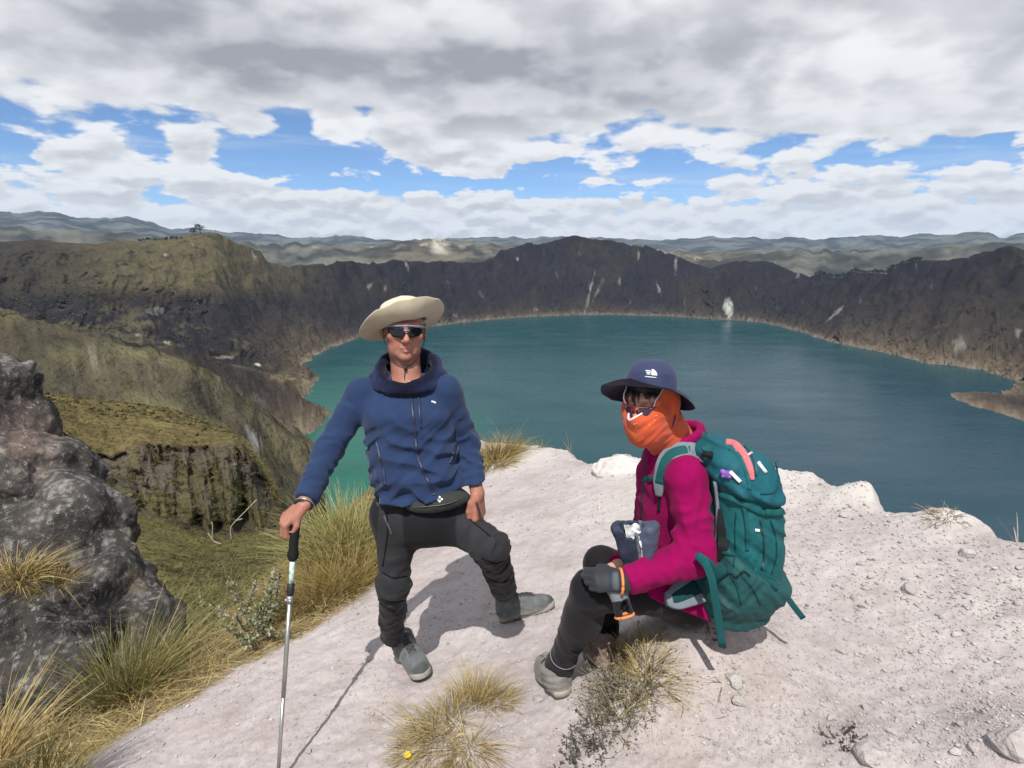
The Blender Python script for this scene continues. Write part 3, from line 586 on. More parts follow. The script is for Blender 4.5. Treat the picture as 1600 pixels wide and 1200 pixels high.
gxy = np.array(gxy[:n_g]); gzz = ground_z(gxy[:, 0], gxy[:, 1])[0]; sz = rng.uniform(.0016, .0042, n_g) * np.clip(np.linalg.norm(gxy, axis=1) / 2, 1, 2.5) * np.where(rng.rand(n_g) < .08, 2.0, 1)
an = rng.uniform(0, 6.28, n_g); ca, sa = np.cos(an)[:, None], np.sin(an)[:, None]
gv = np.stack([(pb_v[None, :, 0] * ca - pb_v[None, :, 1] * sa) * sz[:, None] + gxy[:, None, 0], (pb_v[None, :, 0] * sa + pb_v[None, :, 1] * ca) * sz[:, None] + gxy[:, None, 1], pb_v[None, :, 2] * sz[:, None] + (gzz + sz * .4)[:, None]], -1)
tag(mesh('gravel', gv.reshape(-1, 3), (pb_f[None] + (np.arange(n_g) * len(pb_v))[:, None, None]).reshape(-1, 3), M_ground, cols=np.repeat(rng.uniform(.30, .50, (n_g, 1)) * c3(1, .93, .91), len(pb_v), 0), smooth=False), kind='stuff')

# rock outcrop at the left
RK = [(at(-60, 830, 4.6), (1.05, .95, 1.0)), (at(-90, 700, 4.9), (.80, .9, .95)), (at(-70, 650, 5.0), (.58, .7, .62)), (at(105, 850, 4.2), (.52, .55, .52)), (at(40, 1010, 3.7), (.72, .5, .50)), (at(178, 940, 3.9), (.27, .42, .50)), (at(-80, 1000, 3.6), (.8, .7, .8)), (at(30, 760, 4.5), (.62, .6, .5)), (at(130, 1040, 3.55), (.60, .45, .50)), (at(215, 985, 3.75), (.26, .4, .35))]
def f_rock(P):
    d = None
    for c_, r_ in RK: q = ell(P, c_, r_); d = q if d is None else sm(d, q, .12)
    d = d + .17 * fbm(P * 1.3 + 2, 3) + .16 * fbm(P * (2.2, 2.2, 1.9), 5, .46, ridge=True) - .05
    return d + .013 * fbm(P * 24, 3, .6)
rv_, rf_ = snet(f_rock, (-6.6, 2.6, -1.6), (-1.7, 6.4, 2.0), .028, lip=2.2, smooth=0, proj=False)
keep = (rv_ / np.linalg.norm(rv_ - (0, 0, CZ), axis=1)[:, None])
nr1, nr2, nr3 = fbm(rv_ * 2.2 + 1, 4), fbm(rv_ * 9 + 4, 4, .6), fbm(rv_ * 30, 3, .6)
rc = np.ones((len(rv_), 3), np.float32) * c3(.060, .056, .053); rc = mixc(rc, sst(nr1 + nr2 * .5, -.1, .4) * .7, (.105, .098, .093)); rc = mixc(rc, sst(nr2 * .6 + nr3 * .9 + nr1 * .6, .20, .55) * .75, (.30, .28, .265))
rpx, rpy = topx(rv_); rc = mixc(rc, np.exp(-((rpx - 45) / 45) ** 2 - ((rpy - 690) / 50) ** 2) * sst(nr2, -.5, .1) * .8, (.20, .145, .12)); rc = mixc(rc, sst(nr1, .25, .5) * sst(rpy, 760, 900) * .6, (.15, .115, .07))
def m_rock(t, put):
    p = t.geo(); c = t.attr('col'); s1 = t.noise(p, 22, 6, .68); s2 = t.noise(p, 90, 4, .7); k = t.math('POWER', s1 * 1.3 + s2 * .8 - .05, 1.5) + .1
    c2 = t.mix(1.0, c, t.vec(k, k, k), 'MULTIPLY'); put(Base_Color=t.mix(t.step(s1 + s2 * .5, .84, .92) * .6, c2, (.42, .42, .41)), Roughness=.95, Specular_IOR_Level=.1, Normal=t.bump(s1 + s2 * .4, .9, .03))
tag(mesh('rock_outcrop', rv_, rf_, mat('lichen_rock', m_rock), cols=rc), 'large dark grey boulder speckled with pale lichen at the left edge', 'boulder')
# ------------------------------------------------------------------ people: shared anatomy
def mpp(P): return (P[1] * CP + (CZ - P[2]) * SP) / FPX                   # metres per photo pixel at a point
def frame(fwd, roll=0.0):
    f = nrm(fwd); x = nrm(np.cross((0, 0, 1), f)); u = np.cross(f, x); c_, s_ = cos(roll), sin(roll)
    return np.stack([x * c_ + u * s_, f, -x * s_ + u * c_], 1)             # columns: head's left, forward, up
def f_head(P, c, M, s, neck, man=True):
    L = (P - c) @ M / s; A = L.copy(); A[:, 0] = np.abs(A[:, 0])
    d = ell(A, (0, -.018, .032), (.074, .096, .090)); d = sm(d, ell(A, (0, .026, -.028), (.062, .066, .086)), .03)
    d = sm(d, ell(A, (.012, .030, -.074), (.044, .050, .040)), .025); d = sm(d, ell(A, (0, .074, -.100), (.021, .017, .016)), .02)
    d = sm(d, ell(A, (.046, .056, -.022), (.021, .022, .017)), .02); d = sm(d, cone(A, (0, .088, .020), (.042, .074, .022), .010, .010), .015)
    d = smx(d, -ell(A, (.031, .096, .000), (.019, .016, .013)), .012); d = sm(d, ell(A, (.031, .076, -.001), (.0135, .0125, .0115)), .003)
    d = sm(d, cone(A, (0, .088, .008), (0, .112, -.034), .0075, .0125), .010); d = sm(d, ell(A, (.012, .098, -.040), (.009, .012, .008)), .006)
    d = sm(d, ell(A, (0, .086, -.062), (.025, .012, .010)), .012)
    d = sm(d, cone(A, (0, .0935, -.0655), (.020, .084, -.0690), .0058, .003), .004); d = sm(d, cone(A, (0, .0925, -.0765), (.017, .084, -.0735), .0068, .003), .004)
    d = smx(d, -cone(A, (0, .1005, -.0705), (.025, .088, -.0712), .0022, .0015), .003)
    d = smx(d, -cone(A, (.019, .0985, -.045), (.034, .079, -.078), .0042, .003), .008)
    e = ell(A, (.079, -.014, -.006), (.011, .020, .032), None); e = smx(e, -ell(A, (.088, -.008, -.004), (.009, .011, .02)), .004); d = sm(d, e, .006)
    return sm(d * s, cone(P, c + M @ (V3(0, -.022, -.045) * s), neck, .055 * s, .060 * s), .03)
def f_hand(P, w, d, n, right, curls, thumb, s=1.0, spread=0.0):
    """palm, four jointed fingers and a thumb; d points from wrist to knuckles, n out of the back of the hand"""
    d = nrm(d); n = nrm(n - d * np.dot(n, d)); sd_ = np.cross(n, d) * (1 if right else -1); out = None
    L = [(.043, .026, .020), (.047, .030, .021), (.043, .027, .020), (.034, .020, .018)]; bl = (.092, .096, .091, .083)
    for i in range(4):
        k = w + (d * bl[i] + sd_ * (.031 - .0205 * i) - n * (.003 * (i in (0, 3)))) * s
        q = cone(P, w + (sd_ * (.016 - .011 * i)) * s - n * .004, k, .0165 * s, .0115 * s); out = q if out is None else sm(out, q, .016 * s)
    fg = None
    for i in range(4):
        p = w + (d * bl[i] + sd_ * (.031 - .0205 * i) - n * (.003 * (i in (0, 3)))) * s; a_ = 0; dd = nrm(d + sd_ * spread * (1.5 - i)); r_ = (.0098, .0100, .0096, .0085)[i] * s
        one = None
        for j in range(3):
            a_ += R(curls[i][j]); v = dd * cos(a_) - n * sin(a_); p2 = p + v * L[i][j] * s
            q = cone(P, p, p2, r_ * (1.08 - .09 * j), r_ * (1.0 - .11 * j)); one = q if one is None else sm(one, q, .004); p = p2
        fg = one if fg is None else np.minimum(fg, one)
    out = sm(out, fg, .007)
    p = w + (d * thumb[0][0] + sd_ * thumb[0][1] - n * thumb[0][2]) * s; th = cone(P, w + d * .012 * s + sd_ * .012 * s, p, .018 * s, .0145 * s)
    for v, l, r0, r1 in thumb[1]:
        p2 = p + nrm(v) * l * s; th = sm(th, cone(P, p, p2, r0 * s, r1 * s), .004); p = p2
    return sm(out, th, .012)
def folds(P, a, b, ls, lq, amp, seed, s0=None, s1=None, wid=.12, twist=0.0):
    """cloth ridges running round a limb from a to b"""
    a = np.asarray(a, float); e = nrm(np.asarray(b) - a); x = nrm(np.cross(e, (.3, .9, .2))); y = np.cross(e, x); Q = P - a; s_ = Q @ e; qx = Q @ x; qy = Q @ y
    wp = pn(P / .11 + seed * 3.3); tw_ = qx / lq * .55 * np.sign(np.sin(seed * 2.1)) + qy / lq * .35
    n_ = pn(np.stack([s_ / ls + wp * 1.1 + tw_ + twist * qx + seed * 7.7, qx / lq + seed, qy / lq - seed], -1)); n2_ = pn(np.stack([s_ / ls * 1.7 - tw_ * 1.6 + seed, qx / lq * 1.3, qy / lq * 1.3 + 3], -1))
    mk_ = sst(pn(P / .085 + seed * 5.1), -.30, .30); v = (.42 - np.abs(n_) * 2.0) * (.25 + .95 * mk_) + (.30 - np.abs(n2_) * 1.5) * .5 * (1 - mk_ * .6)
    if s0 is not None: v = v * np.exp(-((s_ - (s0 + s1) / 2) / (abs(s1 - s0) / 2 + wid * .5)) ** 4)
    return amp * v
def cloth(base, rough=.85, weave=900, sheen=.06, bumpy=.25, spec=.15):
    def fn(t, put):
        p = t.coord('Object'); c = t.attr('col') if base is None else None
        s1 = t.noise(p, 14, 4, .6); s2 = t.noise(p, weave, 2, .6); k = s1 * .5 + s2 * .4 + .55
        cc = t.mix(1.0, c if base is None else base, t.vec(k, k, k), 'MULTIPLY')
        put(Base_Color=cc, Roughness=rough, Specular_IOR_Level=spec, Sheen_Weight=sheen, Sheen_Roughness=.5, Normal=t.bump(s2, bumpy, .0015))
    return mat('cloth', fn)
def plain_mat(name, c, rough=.5, metal=0.0, spec=.5):
    def fn(t, put):
        s_ = t.noise(t.coord('Object'), 120, 3, .6); k = s_ * .5 + .75
        put(Base_Color=t.mix(1.0, c, t.vec(k, k, k), 'MULTIPLY'), Roughness=rough, Metallic=metal, Specular_IOR_Level=spec, Normal=t.bump(s_, .1, .001))
    return mat(name, fn)
def m_skin(t, put):
    p = t.coord('Object'); c = t.attr('col'); s1 = t.noise(p, 40, 5, .6); s2 = t.noise(p, 420, 3, .6); k = s1 * .55 + s2 * .3 + .57
    put(Base_Color=t.mix(1.0, c, t.vec(k, k * .98, k * .97), 'MULTIPLY'), Roughness=.55, Specular_IOR_Level=.35, Subsurface_Weight=.12, Subsurface_Radius=(.012, .005, .003), Subsurface_Scale=.5, Normal=t.bump(s2 + s1, .18, .002))
M_skin = mat('skin', m_skin)
M_black = plain_mat('black_rubber', (.012, .012, .013), .55); M_steel = plain_mat('aluminium', (.42, .42, .40), .38, .85); M_white = plain_mat('white_print', (.75, .75, .75), .7, 0, .2)
def f_sole(P, o, X_, Y_, Z_, L=.29):
    q = P - o; A = np.stack([q @ X_ / L, q @ Y_, q @ Z_], -1); u = np.clip(A[:, 0], 0, 1)
    hw = np.interp(u, [0, .06, .2, .4, .62, .78, .9, .97, 1], [.018, .032, .036, .034, .045, .047, .040, .026, .012]); k = np.abs(A[:, 1] - .006 * np.sin(u * 3)) - hw
    ends = np.maximum(-A[:, 0], A[:, 0] - 1) * L; lift = .014 * sst(u, .72, 1.0); zc = A[:, 2] - lift
    return smx(smx(k, ends, .02), np.maximum(zc - .026, -zc), .006)
def f_upper(P, o, X_, Y_, Z_, L=.29, ankle=.12):
    q = P - o; A = np.stack([q @ X_ / L * .29, q @ Y_, q @ Z_], -1)
    d = ell(A, (.055, 0, .050), (.058, .040, .058)); d = sm(d, ell(A, (.200, .003, .036), (.088, .049, .044)), .03); d = sm(d, ell(A, (.13, 0, .050), (.08, .041, .058)), .03)
    d = sm(d, cone(A, (.06, 0, .05), (.055, 0, ankle - .02), .046, .050), .03); d = smx(d, .018 - A[:, 2], .004)
    d = smx(d, A[:, 2] - ankle, .01)
    return d + .0016 * np.sin(A[:, 2] * 260) * (A[:, 0] < .1) + .002 * fbm(A * 30, 3)
def boot(parent, o, toe, up, L, c_up, c_sole, c_lace, ankle=.12, lace=True, sc=1.0):
    X_ = nrm(toe); Z_ = nrm(np.asarray(up, float) - X_ * np.dot(up, X_)); Y_ = np.cross(Z_, X_)
    lo, hi = o - .36, o + .36
    L0 = L; L = L * sc
    fu = lambda P: f_upper(o + (P - o) / sc, o, X_, Y_, Z_, L0, ankle) * sc
    v, f = snet(fu, lo, hi, .005, smooth=1)
    A = np.stack([(v - o) @ X_ / L, (v - o) @ Y_, (v - o) @ Z_], -1); cc = np.ones((len(v), 3)) * c3(*c_up) * (1 + .5 * fbm(v * 25, 3))[:, None]
    cc = mixc(cc, sst(A[:, 0], .86, .93) * .8, np.array(c_up) * .45); cc = mixc(cc, sst(np.abs(A[:, 1]), .022, .016) * sst(A[:, 0], .3, .4) * sst(A[:, 0], .74, .66) * sst(A[:, 2], .05, .07), np.array(c_up) * .55)
    cc = mixc(cc, np.exp(-((A[:, 2] - .055 - .1 * np.sin(A[:, 0] * 7) * .2) / .004) ** 2) * .5, np.array(c_up) * .5); cc = mixc(cc, sst(A[:, 2], .05, .02) * .6, (.30, .27, .25))
    b = mesh('boot', v, f, cloth(None, .8, 500, .1), parent, cols=cc)
    v, f = snet(lambda P: f_sole(o + (P - o) / sc, o, X_, Y_, Z_, L0) * sc, lo, hi, .005, smooth=1)
    k = (.45 + .55 * sst((v - o) @ Z_, .006, .02))[:, None]
    mesh('sole', v, f, cloth(None, .9, 300, 0), b, cols=np.ones((len(v), 3)) * c3(*c_sole) * (k if True else 1))
    if lace:
        Ls = []; zz_ = np.linspace(.30, .66, 6)
        def top(u, w):
            zs = np.linspace(.15, .02, 60); Pz = o + X_ * u * L + Y_ * w + Z_ * zs[:, None]; k_ = np.where(fu(Pz) < .001)[0]; return Pz[k_[0]] + Z_ * .002 if len(k_) else Pz[30]
        for i in range(5):
            for sg in (-1, 1): Ls.append(tube([top(zz_[i], .018 * sg), top((zz_[i] + zz_[i + 1]) / 2, 0) + Z_ * .004, top(zz_[i + 1], -.018 * sg)], .0026, 6))
        b0 = top(.30, 0) + Z_ * .006
        for sg in (-1, 1):
            Ls.append(tube(spline([b0, b0 + Y_ * sg * .02 + Z_ * .014, b0 + Y_ * sg * .040 + X_ * .012 - Z_ * .004, b0 + Y_ * sg * .022 + X_ * .022 - Z_ * .004, b0], 14), .0022, 6)); Ls.append(tube(spline([b0, b0 + Y_ * sg * .025 + X_ * .02, b0 + Y_ * sg * .045 + X_ * .035 - Z_ * .04], 8), .0022, 6))
        mesh('laces', *join(*Ls), plain_mat('lace', c_lace, .8), b)
    return b

# ------------------------------------------------------------------ the man with the pole
man = thing('person', tuple(gpt(640, 1030)), 'standing person in navy fleece jacket and beige sun hat leaning on a pole', 'person')
E_ = at(634, 517, 2.28); HS = 1.06; HM = frame((.26, -.95, .10), R(-3)); HC = E_ - HM @ (V3(0, .085, 0) * HS)
neck0 = at(636, 592, 2.33)
SHR, ELR, WRR = at(566, 616, 2.30), at(512, 704, 2.19), at(478, 780, 2.00); SHL, ELL, WLL = at(696, 611, 2.31), at(729, 690, 2.35), at(746, 772, 2.20)
HANDR = lambda P: f_hand(P, at(476, 785, 1.985), (-.62, -.30, -.50), (-.42, -.30, .85), True, [(52, 62, 30), (48, 66, 35), (46, 62, 40), (44, 60, 40)], ((.040, .030, .008), [((-.12, -.28, -.80), .036, .0125, .0105), ((-.45, -.10, -.75), .026, .0105, .0085)]), 1.04)
HANDL = lambda P: f_hand(P, at(747, 772, 2.195), (.05, -.10, -.80), (.85, -.45, .10), False, [(18, 32, 24), (16, 34, 26), (16, 36, 26), (18, 36, 28)], ((.030, .030, .018), [((-.25, -.10, -.9), .034, .0125, .0105), ((.05, -.05, -.9), .027, .0105, .0085)]), 1.04)
def f_mbody(P):
    d = f_head(P, HC, HM, HS, neck0 - (0, 0, .02))
    tr = cone(P, neck0 - (0, -.05, .10), at(655, 765, 2.26), .060, .075, None); tr = sm(tr, cone(P, SHR, SHL, .045, .045), .06)
    for s_, e_, w_ in ((SHR, ELR, WRR), (SHL, ELL, WLL)): tr = sm(tr, sm(cone(P, s_, e_, .042, .036), cone(P, e_, w_, .036, .027), .02), .03)
    d = sm(d, tr, .04)
    for hip, kn, an in LEGS: d = sm(d, sm(cone(P, hip, kn, .06, .045), cone(P, kn, an, .045, .03), .02), .05)
    return sm(d, np.minimum(HANDR(P), HANDL(P)), .012)
LEGS = [(at(622, 806, 2.25), at(614, 912, 2.19), at(613, 994, 2.34)), (at(700, 806, 2.28), at(767, 856, 2.10), at(788, 922, 2.56))]
v, f = snet(f_mbody, (-.95, 1.75, .05), (.15, 2.75, 1.80), .0043, lip=1.6)
L = (v - HC) @ HM / HS; n1_ = fbm(v * 22, 4); bc = np.ones((len(v), 3)) * c3(.36, .165, .115); bc = mixc(bc, sst(n1_, -.1, .4) * .6, (.40, .14, .105)); bc = mixc(bc, sst(fbm(v * 90, 2), .15, .45) * .3, (.24, .10, .075))
hd = (L[:, 2] > -.16) & (np.abs(L[:, 0]) < .12)
bc = mixc(bc, hd * np.exp(-((L[:, 1] - .105) / .025) ** 2 - (L[:, 0] / .02) ** 2 - ((L[:, 2] + .035) / .02) ** 2) * .5, (.52, .22, .18)); bc = mixc(bc, hd * np.exp(-(L[:, 0] / .024) ** 4 - ((L[:, 2] + .071) / .009) ** 4) * (L[:, 1] > .06) * .7, (.42, .15, .13))
bc = mixc(bc, hd * sst(L[:, 2], -.05, -.075) * (L[:, 1] > .0) * sst(fbm(v * 300, 2), -.2, .3) * .32, (.20, .17, .165)); bc = mixc(bc, hd * sst(L[:, 1], .03, .01) * sst(L[:, 2], -.02, .01) * .8, (.20, .19, .19))
mesh('body', v, f, M_skin, man, cols=bc)

# fleece jacket
hem_n = nrm(V3(.16, .05, -1)); hem_p = at(660, 787, 2.10)
SEC = [(663, 800, 72, .155, 2.24), (660, 772, 72, .150, 2.24), (651, 735, 69, .145, 2.26), (644, 700, 65, .140, 2.27), (640, 665, 67, .138, 2.29), (637, 635, 70, .138, 2.30), (636, 616, 58, .108, 2.32), (637, 603, 40, .075, 2.35), (637, 592, 22, .05, 2.37)]
SC = [at(a_, b_, e_) for a_, b_, _, _, e_ in SEC]; TZ = [p[2] for p in SC]
def f_mjack(P):
    d = trunk(P, TZ, [p[0] for p in SC], [p[1] for p in SC], [s_[2] * mpp(p) for s_, p in zip(SEC, SC)], [s_[3] for s_ in SEC], [6] * len(SEC), 2.3)
    x, z = P[:, 0] - SC[2][0], P[:, 2]
    wq = pn(P / .16 + 2) * .9; w1 = pn(np.stack([(z + x * .42) / .085 + wq, x / .30, P[:, 1] / .25], -1)); w2 = pn(np.stack([(z - x * .65 + 3) / .065 - wq, x / .22, P[:, 1] / .2], -1)); low_ = sst(z, TZ[6], TZ[3])
    mk_ = sst(pn(P / .14 + 9), -.25, .25)
    d = d - (.42 - np.abs(w1) * 2.0) * (.004 + .040 * low_) * (.3 + .7 * mk_) - (.38 - np.abs(w2) * 1.8) * (.004 + .028 * low_) * (1 - .6 * mk_)
    pk = at(606, 740, 2.12); d = d - .010 * np.exp(-((P[:, 0] - pk[0]) / .05) ** 2 - ((z - pk[2]) / .06) ** 4) * (P[:, 1] < 2.2)
    cl = sm(cone(P, neck0 - (.03, -.03, .035), SHR, .050, .066), cone(P, neck0 - (-.03, -.03, .035), SHL, .050, .066), .05); cl = sm(cl, cone(P, neck0 + (-.055, -.035, -.052), neck0 + (.055, -.035, -.052), .052, .052), .04); d = sm(d, cl, .05)
    for s_, e_, w_, sd_ in ((SHR, ELR, WRR, 1), (SHL, ELL, WLL, 2)):
        q = sm(cone(P, s_, e_, .065, .050), cone(P, e_, w_, .051, .042), .03)
        q = q - folds(P, s_, e_, .060, .17, .013, sd_, .08, .34) - folds(P, e_, w_, .042, .13, .015, sd_ + 5, .0, .26)
        wd = nrm(w_ - e_); q = q - .004 * np.exp(-((((P - w_) @ wd) + .012) / .010) ** 2); q = smx(q, (P - w_) @ wd - .004, .006)
        d = sm(d, q, .022)
    return smx(d, (P - hem_p) @ hem_n, .01)
v, f = snet(f_mjack, (-.95, 1.85, .72), (.15, 2.62, 1.56), .0066)
jc = np.ones((len(v), 3)) * c3(.022, .040, .096)
jc = mixc(jc, np.exp(-((v - hem_p) @ hem_n + .03) ** 2 / .002 ** 2) * .5, (.015, .028, .1))
sh_ = np.abs(np.linalg.norm(v - SHR - V3(.03, 0, 0), axis=1) - .095) < .003; jc = mixc(jc, sh_ * .35, (.015, .028, .10))
jacket = mesh('jacket', v, f, cloth(None, .92, 700, .12, .35, .06), man, cols=jc)
M_navy = cloth((.012, .018, .06), .85, 700, .2); M_zip = plain_mat('zip_tape', (.010, .014, .045), .5)
def on(fn, px_, py_, Y0, Y1, lift=.001): p = hit(fn, px_, py_, Y0, Y1); return p - ray(px_, py_) * lift
def seam(fn, pts, Y0, Y1, n, lift=.001):
    q = spline(pts, n); return np.array([on(fn, a_, b_, Y0, Y1, lift) for a_, b_ in q])
zp = seam(f_mjack, [(640, 596), (642, 612), (644, 635), (647, 660), (650, 690), (652, 712), (658, 728), (666, 746), (676, 766), (679, 774)], 1.9, 2.6, 50, .0015); zn = np.tile(-ray(650, 690), (60, 1))
z_o = mesh('zipper', *strap(zp, zn[:50], .011, .005), M_zip, man); mesh('zip_pull', *tube([zp[0] + (0, -.006, .004), zp[0] + (0, -.008, -.012)], [.004, .003], 6), M_steel, z_o)
mesh('pocket_zip', *strap(seam(f_mjack, [(653, 613), (655, 630), (656, 650), (658, 668)], 1.9, 2.6, 22, .0015), zn[:22], .009, .005), M_zip, man)
mesh('pocket_zip', *strap(seam(f_mjack, [(588, 690), (593, 712), (599, 735), (602, 758)], 1.9, 2.6, 24, .0015), zn[:24], .010, .005), M_zip, man)
mesh('pocket_zip', *strap(seam(f_mjack, [(713, 690), (709, 708), (703, 724)], 1.9, 2.6, 18, .0015), zn[:18], .009, .005), M_zip, man)
mesh('chest_logo', *strap(seam(f_mjack, [(674, 627), (678, 628), (681, 630)], 1.9, 2.6, 5, .002), zn[:5], .006, .002), M_white, man)
# hood lying round the neck
hr = []
for k in range(33):
    q = -pi / 2 + 2 * pi * k / 32; bk = (1 - cos(q + pi / 2)) / 2                                     # bk = 1 at the nape, 0 at the throat
    hr.append((np.array([neck0[0] + .006 + .106 * cos(q) * (1 + .16 * bk), 2.308 + .090 * sin(q) + .035 * bk, neck0[2] - .004 + .094 * bk ** .85]), .007 + .015 * bk ** .55, bk))
def f_hood(P):
    d = None
    for (a_, ra, ka), (b_, rb, kb) in zip(hr[:-1], hr[1:]):
        o_ = np.array([(a_[0] - neck0[0]) * .26, .0, -.026 - .055 * (ka + kb) / 2]); q = cone(P, a_, b_, ra, rb); q2 = cone(P, a_ + o_, b_ + o_, ra * 1.25, rb * 1.25); q = sm(q, q2, .05); d = q if d is None else sm(d, q, .008)
    d = sm(d, cone(P, neck0 + (0, .09, .03), neck0 + (0, .12, -.06), .075, .06), .05); d = sm(d, sm(cone(P, neck0 + (-.10, .0, -.0), neck0 + (-.02, -.075, -.045), .028, .012), cone(P, neck0 + (.11, .0, -.0), neck0 + (.03, -.075, -.045), .028, .012), .01), .04)
    d = smx(d, -cone(P, neck0 - (0, .03, .06), neck0 + (0, -.05, .22), .062, .100), .012)
    return d - .008 * pn(P / (.07, .07, .04)) - .004 * pn(P / .028)
v, f = snet(f_hood, neck0 - (.24, .24, .2), neck0 + (.24, .24, .24), .006)
ax_ = np.hypot(v[:, 0] - neck0[0] - .006, (v[:, 1] - 2.312) * 1.05); hcol = np.ones((len(v), 3)) * c3(.014, .022, .066); hcol = mixc(hcol, sst(ax_, .135, .112), (.005, .006, .018))  # inside of the hood painted near black for the shade under the hat
mesh('hood', v, f, cloth(None, .92, 700, .08), man, cols=hcol)

# trousers
belt = at(660, 785, 2.25)
def f_mtr(P):
    d = ell(P, at(661, 800, 2.27), (.205, .155, .135)); d = sm(d, cone(P, LEGS[0][0], LEGS[1][0], .10, .10), .08)
    for (hip, kn, an), sd_ in zip(LEGS, (1, 2)):
        q = sm(cone(P, hip, kn, .091, .060), cone(P, kn, an, .060, .052 if sd_ == 1 else .058), .05)
        q = q - folds(P, hip, kn, .065, .22, .015, sd_ + 10, .05, .5, twist=4.0) - folds(P, kn, an, .055, .16, .017, sd_ + 20, -.08, .6, twist=3.0)
        q = smx(q, (P - an) @ nrm(an - kn) - .004, .006); d = sm(d, q, .045)
    return smx(d, P[:, 2] - belt[2] - .08, .01)
v, f = snet(f_mtr, (-.85, 1.85, .02), (.2, 2.72, 1.02), .0070)
tx, ty = topx(v); tc = np.ones((len(v), 3)) * c3(.023, .023, .026); hipx = LEGS[0][0]
def leg_s(k): a_, b_ = LEGS[k][0], LEGS[k][1]; e_ = nrm(b_ - a_); q_ = (v - a_) - np.outer((v - a_) @ e_, e_); return q_
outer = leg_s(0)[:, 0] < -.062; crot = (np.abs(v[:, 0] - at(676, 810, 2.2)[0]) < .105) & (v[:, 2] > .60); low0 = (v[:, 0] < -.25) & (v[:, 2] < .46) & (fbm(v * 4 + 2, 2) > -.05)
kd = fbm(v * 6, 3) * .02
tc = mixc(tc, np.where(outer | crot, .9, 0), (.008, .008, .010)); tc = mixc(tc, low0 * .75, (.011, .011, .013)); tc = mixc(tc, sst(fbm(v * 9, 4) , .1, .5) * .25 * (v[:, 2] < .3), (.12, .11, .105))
trs = mesh('trousers', v, f, cloth(None, .75, 600, .05, .3, .2), man, cols=tc)
M_seam = cloth((.004, .004, .005), .8, 600, 0); M_zipgrey = cloth((.075, .075, .08), .7, 600, 0)  # dark seams and a lighter grey pocket zip
for pts_ in ([(604, 800), (606, 830), (602, 860), (598, 885)], [(598, 895), (615, 903), (636, 900)], [(596, 935), (612, 941), (634, 938)]): mesh('seam', *strap(seam(f_mtr, pts_, 1.7, 2.7, 16, .0012), zn[:16], .005, .002), M_seam, trs)
for pts_ in ([(735, 812), (752, 826), (766, 838)], [(752, 872), (775, 880), (797, 872)], [(764, 905), (782, 910), (800, 905)]): mesh('seam', *strap(seam(f_mtr, pts_, 1.7, 2.9, 14, .0012), zn[:14], .005, .002), M_seam, trs)
mesh('pocket_zip', *strap(seam(f_mtr, [(600, 806), (607, 822), (612, 836)], 1.7, 2.7, 12, .0015), zn[:12], .007, .003), M_zipgrey, trs)
up_g = nrm(V3(-GB, -GC, 1))
tb = gpt(664, 1068); dr_ = nrm(tb - gpt(620, 1010)); hb = tb - dr_ * .33 + (0, 0, .004); boot(man, hb, dr_, up_g, .305, (.125, .135, .138), (.32, .30, .26), (.05, .045, .045), sc=1.1)
tb2 = gpt(868, 950); dr_ = nrm(tb2 - gpt(788, 972)); hb2 = tb2 - dr_ * .30 + (0, 0, .004); boot(man, hb2, dr_, up_g, .285, (.112, .120, .126), (.30, .28, .25), (.035, .03, .03), sc=1.06)
# hat: crown and wind-bent brim
HT = frame((.22, -.95, .26), R(12)); hat_c = HC + HM @ (V3(.002, -.004, .026) * HS)
def hat_mesh(c, M, rx, ry, crown_h, brim_w, ang, n=96, edge=.0025, seed=0, dome=False):
    """crown and brim as one skin of cloth with thickness; ang(theta) gives the brim's lift, theta = 0 at the front"""
    th = np.linspace(0, 2 * pi, n, endpoint=False); rows = []
    for k in np.linspace(0, 1, 16):                                          # crown, top to base
        hq = crown_h * cos(k * pi / 2) if dome else crown_h * (1 - k ** 2.6); rq = (sin(k * pi / 2) ** .8 if dome else (1 - (1 - k) ** 2.0) ** .62) if k > 0 else .001
        rows.append(np.stack([rx * rq * np.sin(th), ry * rq * np.cos(th), np.full(n, hq)], 1) * 1.0)
    a_ = np.array([ang(q) for q in th])
    for k in np.linspace(.04, 1, 14):
        lift = np.radians(a_) * (.35 + .65 * k); dr = brim_w * k
        rows.append(np.stack([(rx + dr * np.cos(lift)) * np.sin(th), (ry + dr * np.cos(lift)) * np.cos(th), dr * np.sin(lift) - .002], 1))
    A = np.array(rows); A = A + (fbm(A * 14 + seed, 3) * .006)[..., None] * np.array([.6, .6, 1]); o = A.shape[0]
    B = A.copy(); B[:16] *= .975; B[16:, :, 2] -= edge; B = B[::-1]
    G = np.concatenate([A, B]); Vw = G.reshape(-1, 3) @ M.T + c
    return Vw, grid_faces(2 * o, n, True), o, n
def ang_m(q):
    q = math.degrees(q); q = q - 360 if q > 180 else q                      # + towards the head's left (photo right)
    return float(np.interp(q, [-180, -135, -100, -70, -40, 0, 40, 75, 105, 140, 180], [-20, -14, -2, 14, 38, 52, 50, 36, 12, -12, -20]))
v, f, o_, n_ = hat_mesh(hat_c, HT, .088 * HS, 0.102 * HS, .104, .092, ang_m, seed=3)
hc_ = np.ones((len(v), 3)) * c3(.60, .54, .42); i_ = np.arange(len(v)) // n_; hc_ = mixc(hc_, (i_ >= 30) * 1.0, (.46, .40, .30)); hc_ = mixc(hc_, ((i_ == 15) | (i_ == 28) | (i_ == 22)) * .35, (.40, .35, .26))  # brim underside coloured darker to carry its shade; stitch rows darker too
hat = mesh('sun_hat', v, f[:, ::-1], cloth(None, .9, 600, .1, .3, .1), man, cols=hc_)
